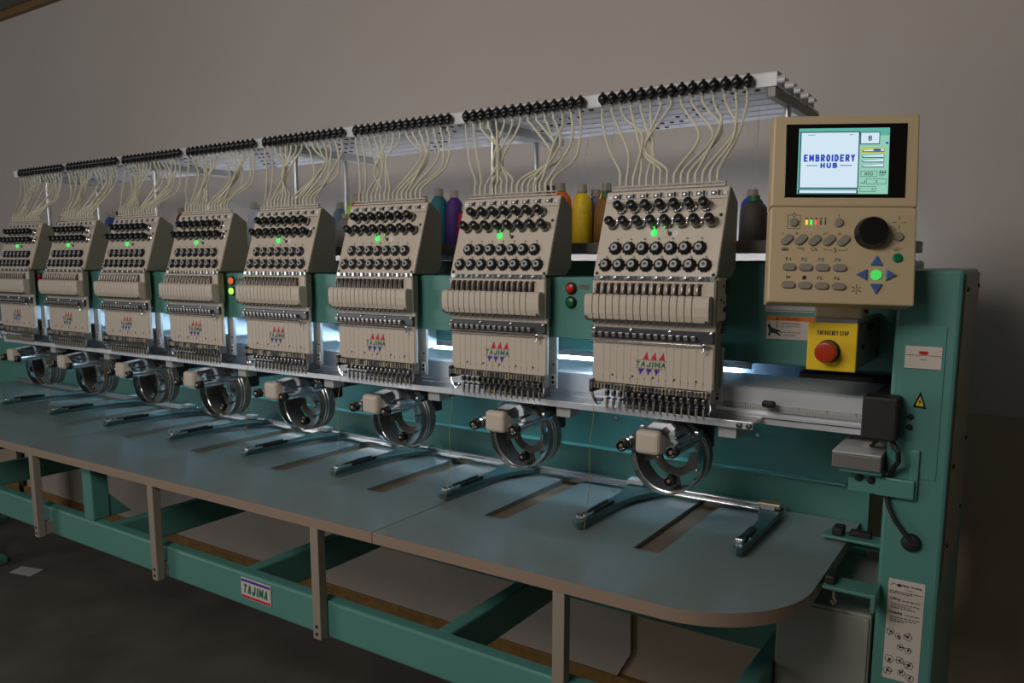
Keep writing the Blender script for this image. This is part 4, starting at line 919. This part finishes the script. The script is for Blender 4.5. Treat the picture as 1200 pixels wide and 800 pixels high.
b = B(); b.lathe([(0, 0.0195), (0.003, 0.0195), (0.003, 0.013), (0.014, 0.013)], (0.3215, 0.0, 1.195), (0, -1, 0), 'mblack', 28); b.lathe([(0.012, 0.014), (0.013, 0.0178), (0.022, 0.0178), (0.0255, 0.0162), (0.0265, 0.012), (0.0255, 0.0)], (0.3215, 0.0, 1.195), (0, -1, 0), 'redbtn', 32); obj('mushroom_button', b, es, label='red mushroom button')
b = B(); b.box(0.291, 0.368, 0.022, 0.085, 1.2495, 1.36, 'beige2', 0.004); b.lathe([(0, 0.024), (0.010, 0.024)], (0.322, 0.05, 1.2395), (0, 0, 1), 'lgrey', 24); b.box(0.292, 0.362, 0.02, 0.235, 1.2405, 1.2495, 'lgrey', 0.002)
for z in (1.262, 1.272): b.cyl((0.367, 0.04, z), (0.373, 0.04, z), 0.003, 'mblack', 8)
obj('neck', b, es, label='beige swivel neck')

# ------------------------------------------------------------------ junction box, cable, cabinet by the column
jb = empty('junction_box', (0.37, 0.1, 0.99), 'flat grey junction box on a teal bracket beside the column', 'junction box')
b = B(); b.box(0.333, 0.412, 0.022, 0.20, 0.9905, 1.016, 'mgrey', 0.002); obj('lower_case', b, jb)
b = B(); b.box(0.333, 0.412, 0.021, 0.20, 1.0162, 1.0205, 'lgrey', 0.0015); b.box(0.372, 0.384, 0.08, 0.12, 1.0205, 1.0212, 'sticker'); b.box(0.385, 0.40, 0.14, 0.165, 1.0205, 1.0212, 'sticker'); obj('lid', b, jb)
b = B()
b.tube([(0.415, 0.05, 1.052), (0.426, 0.03, 1.045), (0.436, 0.025, 1.03), (0.437, 0.03, 1.012), (0.430, 0.040, 1.00), (0.424, 0.052, 0.985), (0.420, 0.056, 0.972), (0.419, 0.056, 0.945), (0.424, 0.050, 0.928), (0.436, 0.048, 0.905), (0.452, 0.048, 0.885), (0.464, 0.050, 0.872)], 0.0042, 'mblack', 10)
cable = empty('cable', (0.46, 0.05, 0.87), 'black cable looping down the column front into a round grommet', 'cable'); obj('cord', b, cable)
b = B(); b.lathe([(0, 0.0155), (0.006, 0.0155), (0.010, 0.013), (0.012, 0.008), (0.012, 0)], (0.462, 0.0598, 0.868), (0, -1, 0), 'mblack', 24); obj('grommet', b, cable)
b = B(); b.tube([(0.405, 0.075, 1.05), (0.398, 0.06, 1.04), (0.39, 0.07, 1.028), (0.384, 0.09, 1.021)], 0.0035, 'mblack', 8); tag(obj('cable', b, at=(0.395, 0.07, 1.03)), 'short black cable from the rail cover into the junction box lid', 'cable')
b = B(); b.tube([(0.518, 0.30, 0.50), (0.520, 0.34, 0.46), (0.520, 0.40, 0.42), (0.520, 0.47, 0.36), (0.520, 0.55, 0.2), (0.520, 0.58, 0.02)], 0.011, 'mblack', 10); tag(obj('hose', b, at=(0.52, 0.2, 0.3)), 'thick black hose running down beside the column foot', 'hose')
cbn = empty('control_cabinet', (0.32, 0.3, 0.50), 'plain grey metal cabinet hung under the table end beside the column', 'cabinet')
b = B(); b.box(0.243, 0.409, 0.062, 0.375, 0.500, 0.718, 'cab', 0.004); obj('cabinet_body', b, cbn)
b = B(); b.box(0.248, 0.405, 0.0585, 0.062, 0.505, 0.712, 'cab', 0.0015); obj('door', b, cbn)
b = B(); b.box(0.252, 0.258, 0.053, 0.0585, 0.506, 0.520, 'steel', 0.001); obj('latch', b, cbn)

# ------------------------------------------------------------------ lights and camera
def area(name, loc, target, size, energy, col, sy=None):
    L = bpy.data.lights.new(name, 'AREA'); L.energy = energy; L.color = col; L.size = size
    if sy: L.shape = 'RECTANGLE'; L.size_y = sy
    o = bpy.data.objects.new(name, L); C.objects.link(o); o.location = loc
    o.rotation_euler = (Vector(target) - Vector(loc)).to_track_quat('-Z', 'Y').to_euler(); return o
area('ceiling_light', (-0.5, -2.1, 2.6), (-0.5, 0.6, 1.4), 1.2, 43, (1.0, 0.94, 0.88))
area('daylight_window', (-5.2, -4.0, 1.7), (-0.8, 0.3, 1.0), 2.2, 45, (0.95, 0.97, 1.0))
w = bpy.data.worlds.new('world'); bpy.context.scene.world = w; w.use_nodes = True
w.node_tree.nodes['Background'].inputs[0].default_value = (0.9, 0.88, 0.85, 1); w.node_tree.nodes['Background'].inputs[1].default_value = 0.075

cd = bpy.data.cameras.new('camera'); cam = bpy.data.objects.new('camera', cd); C.objects.link(cam); bpy.context.scene.camera = cam
FPX, PCX, PCY = 922.29, 593.2, 437.64
cd.sensor_width = 36; cd.sensor_fit = 'HORIZONTAL'; cd.lens = FPX * 36 / 1200
cd.shift_x = (600 - PCX) / 1200; cd.shift_y = -(400 - PCY) / 1200
cam.location = (0.6099, -1.4073, 1.3467)
yaw, pitch = math.radians(-33.9552), math.radians(8.1512)
fwd = Vector((math.sin(yaw) * math.cos(pitch), math.cos(yaw) * math.cos(pitch), -math.sin(pitch)))
cam.rotation_euler = fwd.to_track_quat('-Z', 'Y').to_euler()
cd.clip_start = 0.05
s = bpy.context.scene
s.view_settings.view_transform = 'Standard'; s.view_settings.look = 'None'; s.view_settings.exposure = 0.1; s.view_settings.gamma = 1; s.view_settings.use_curve_mapping = False
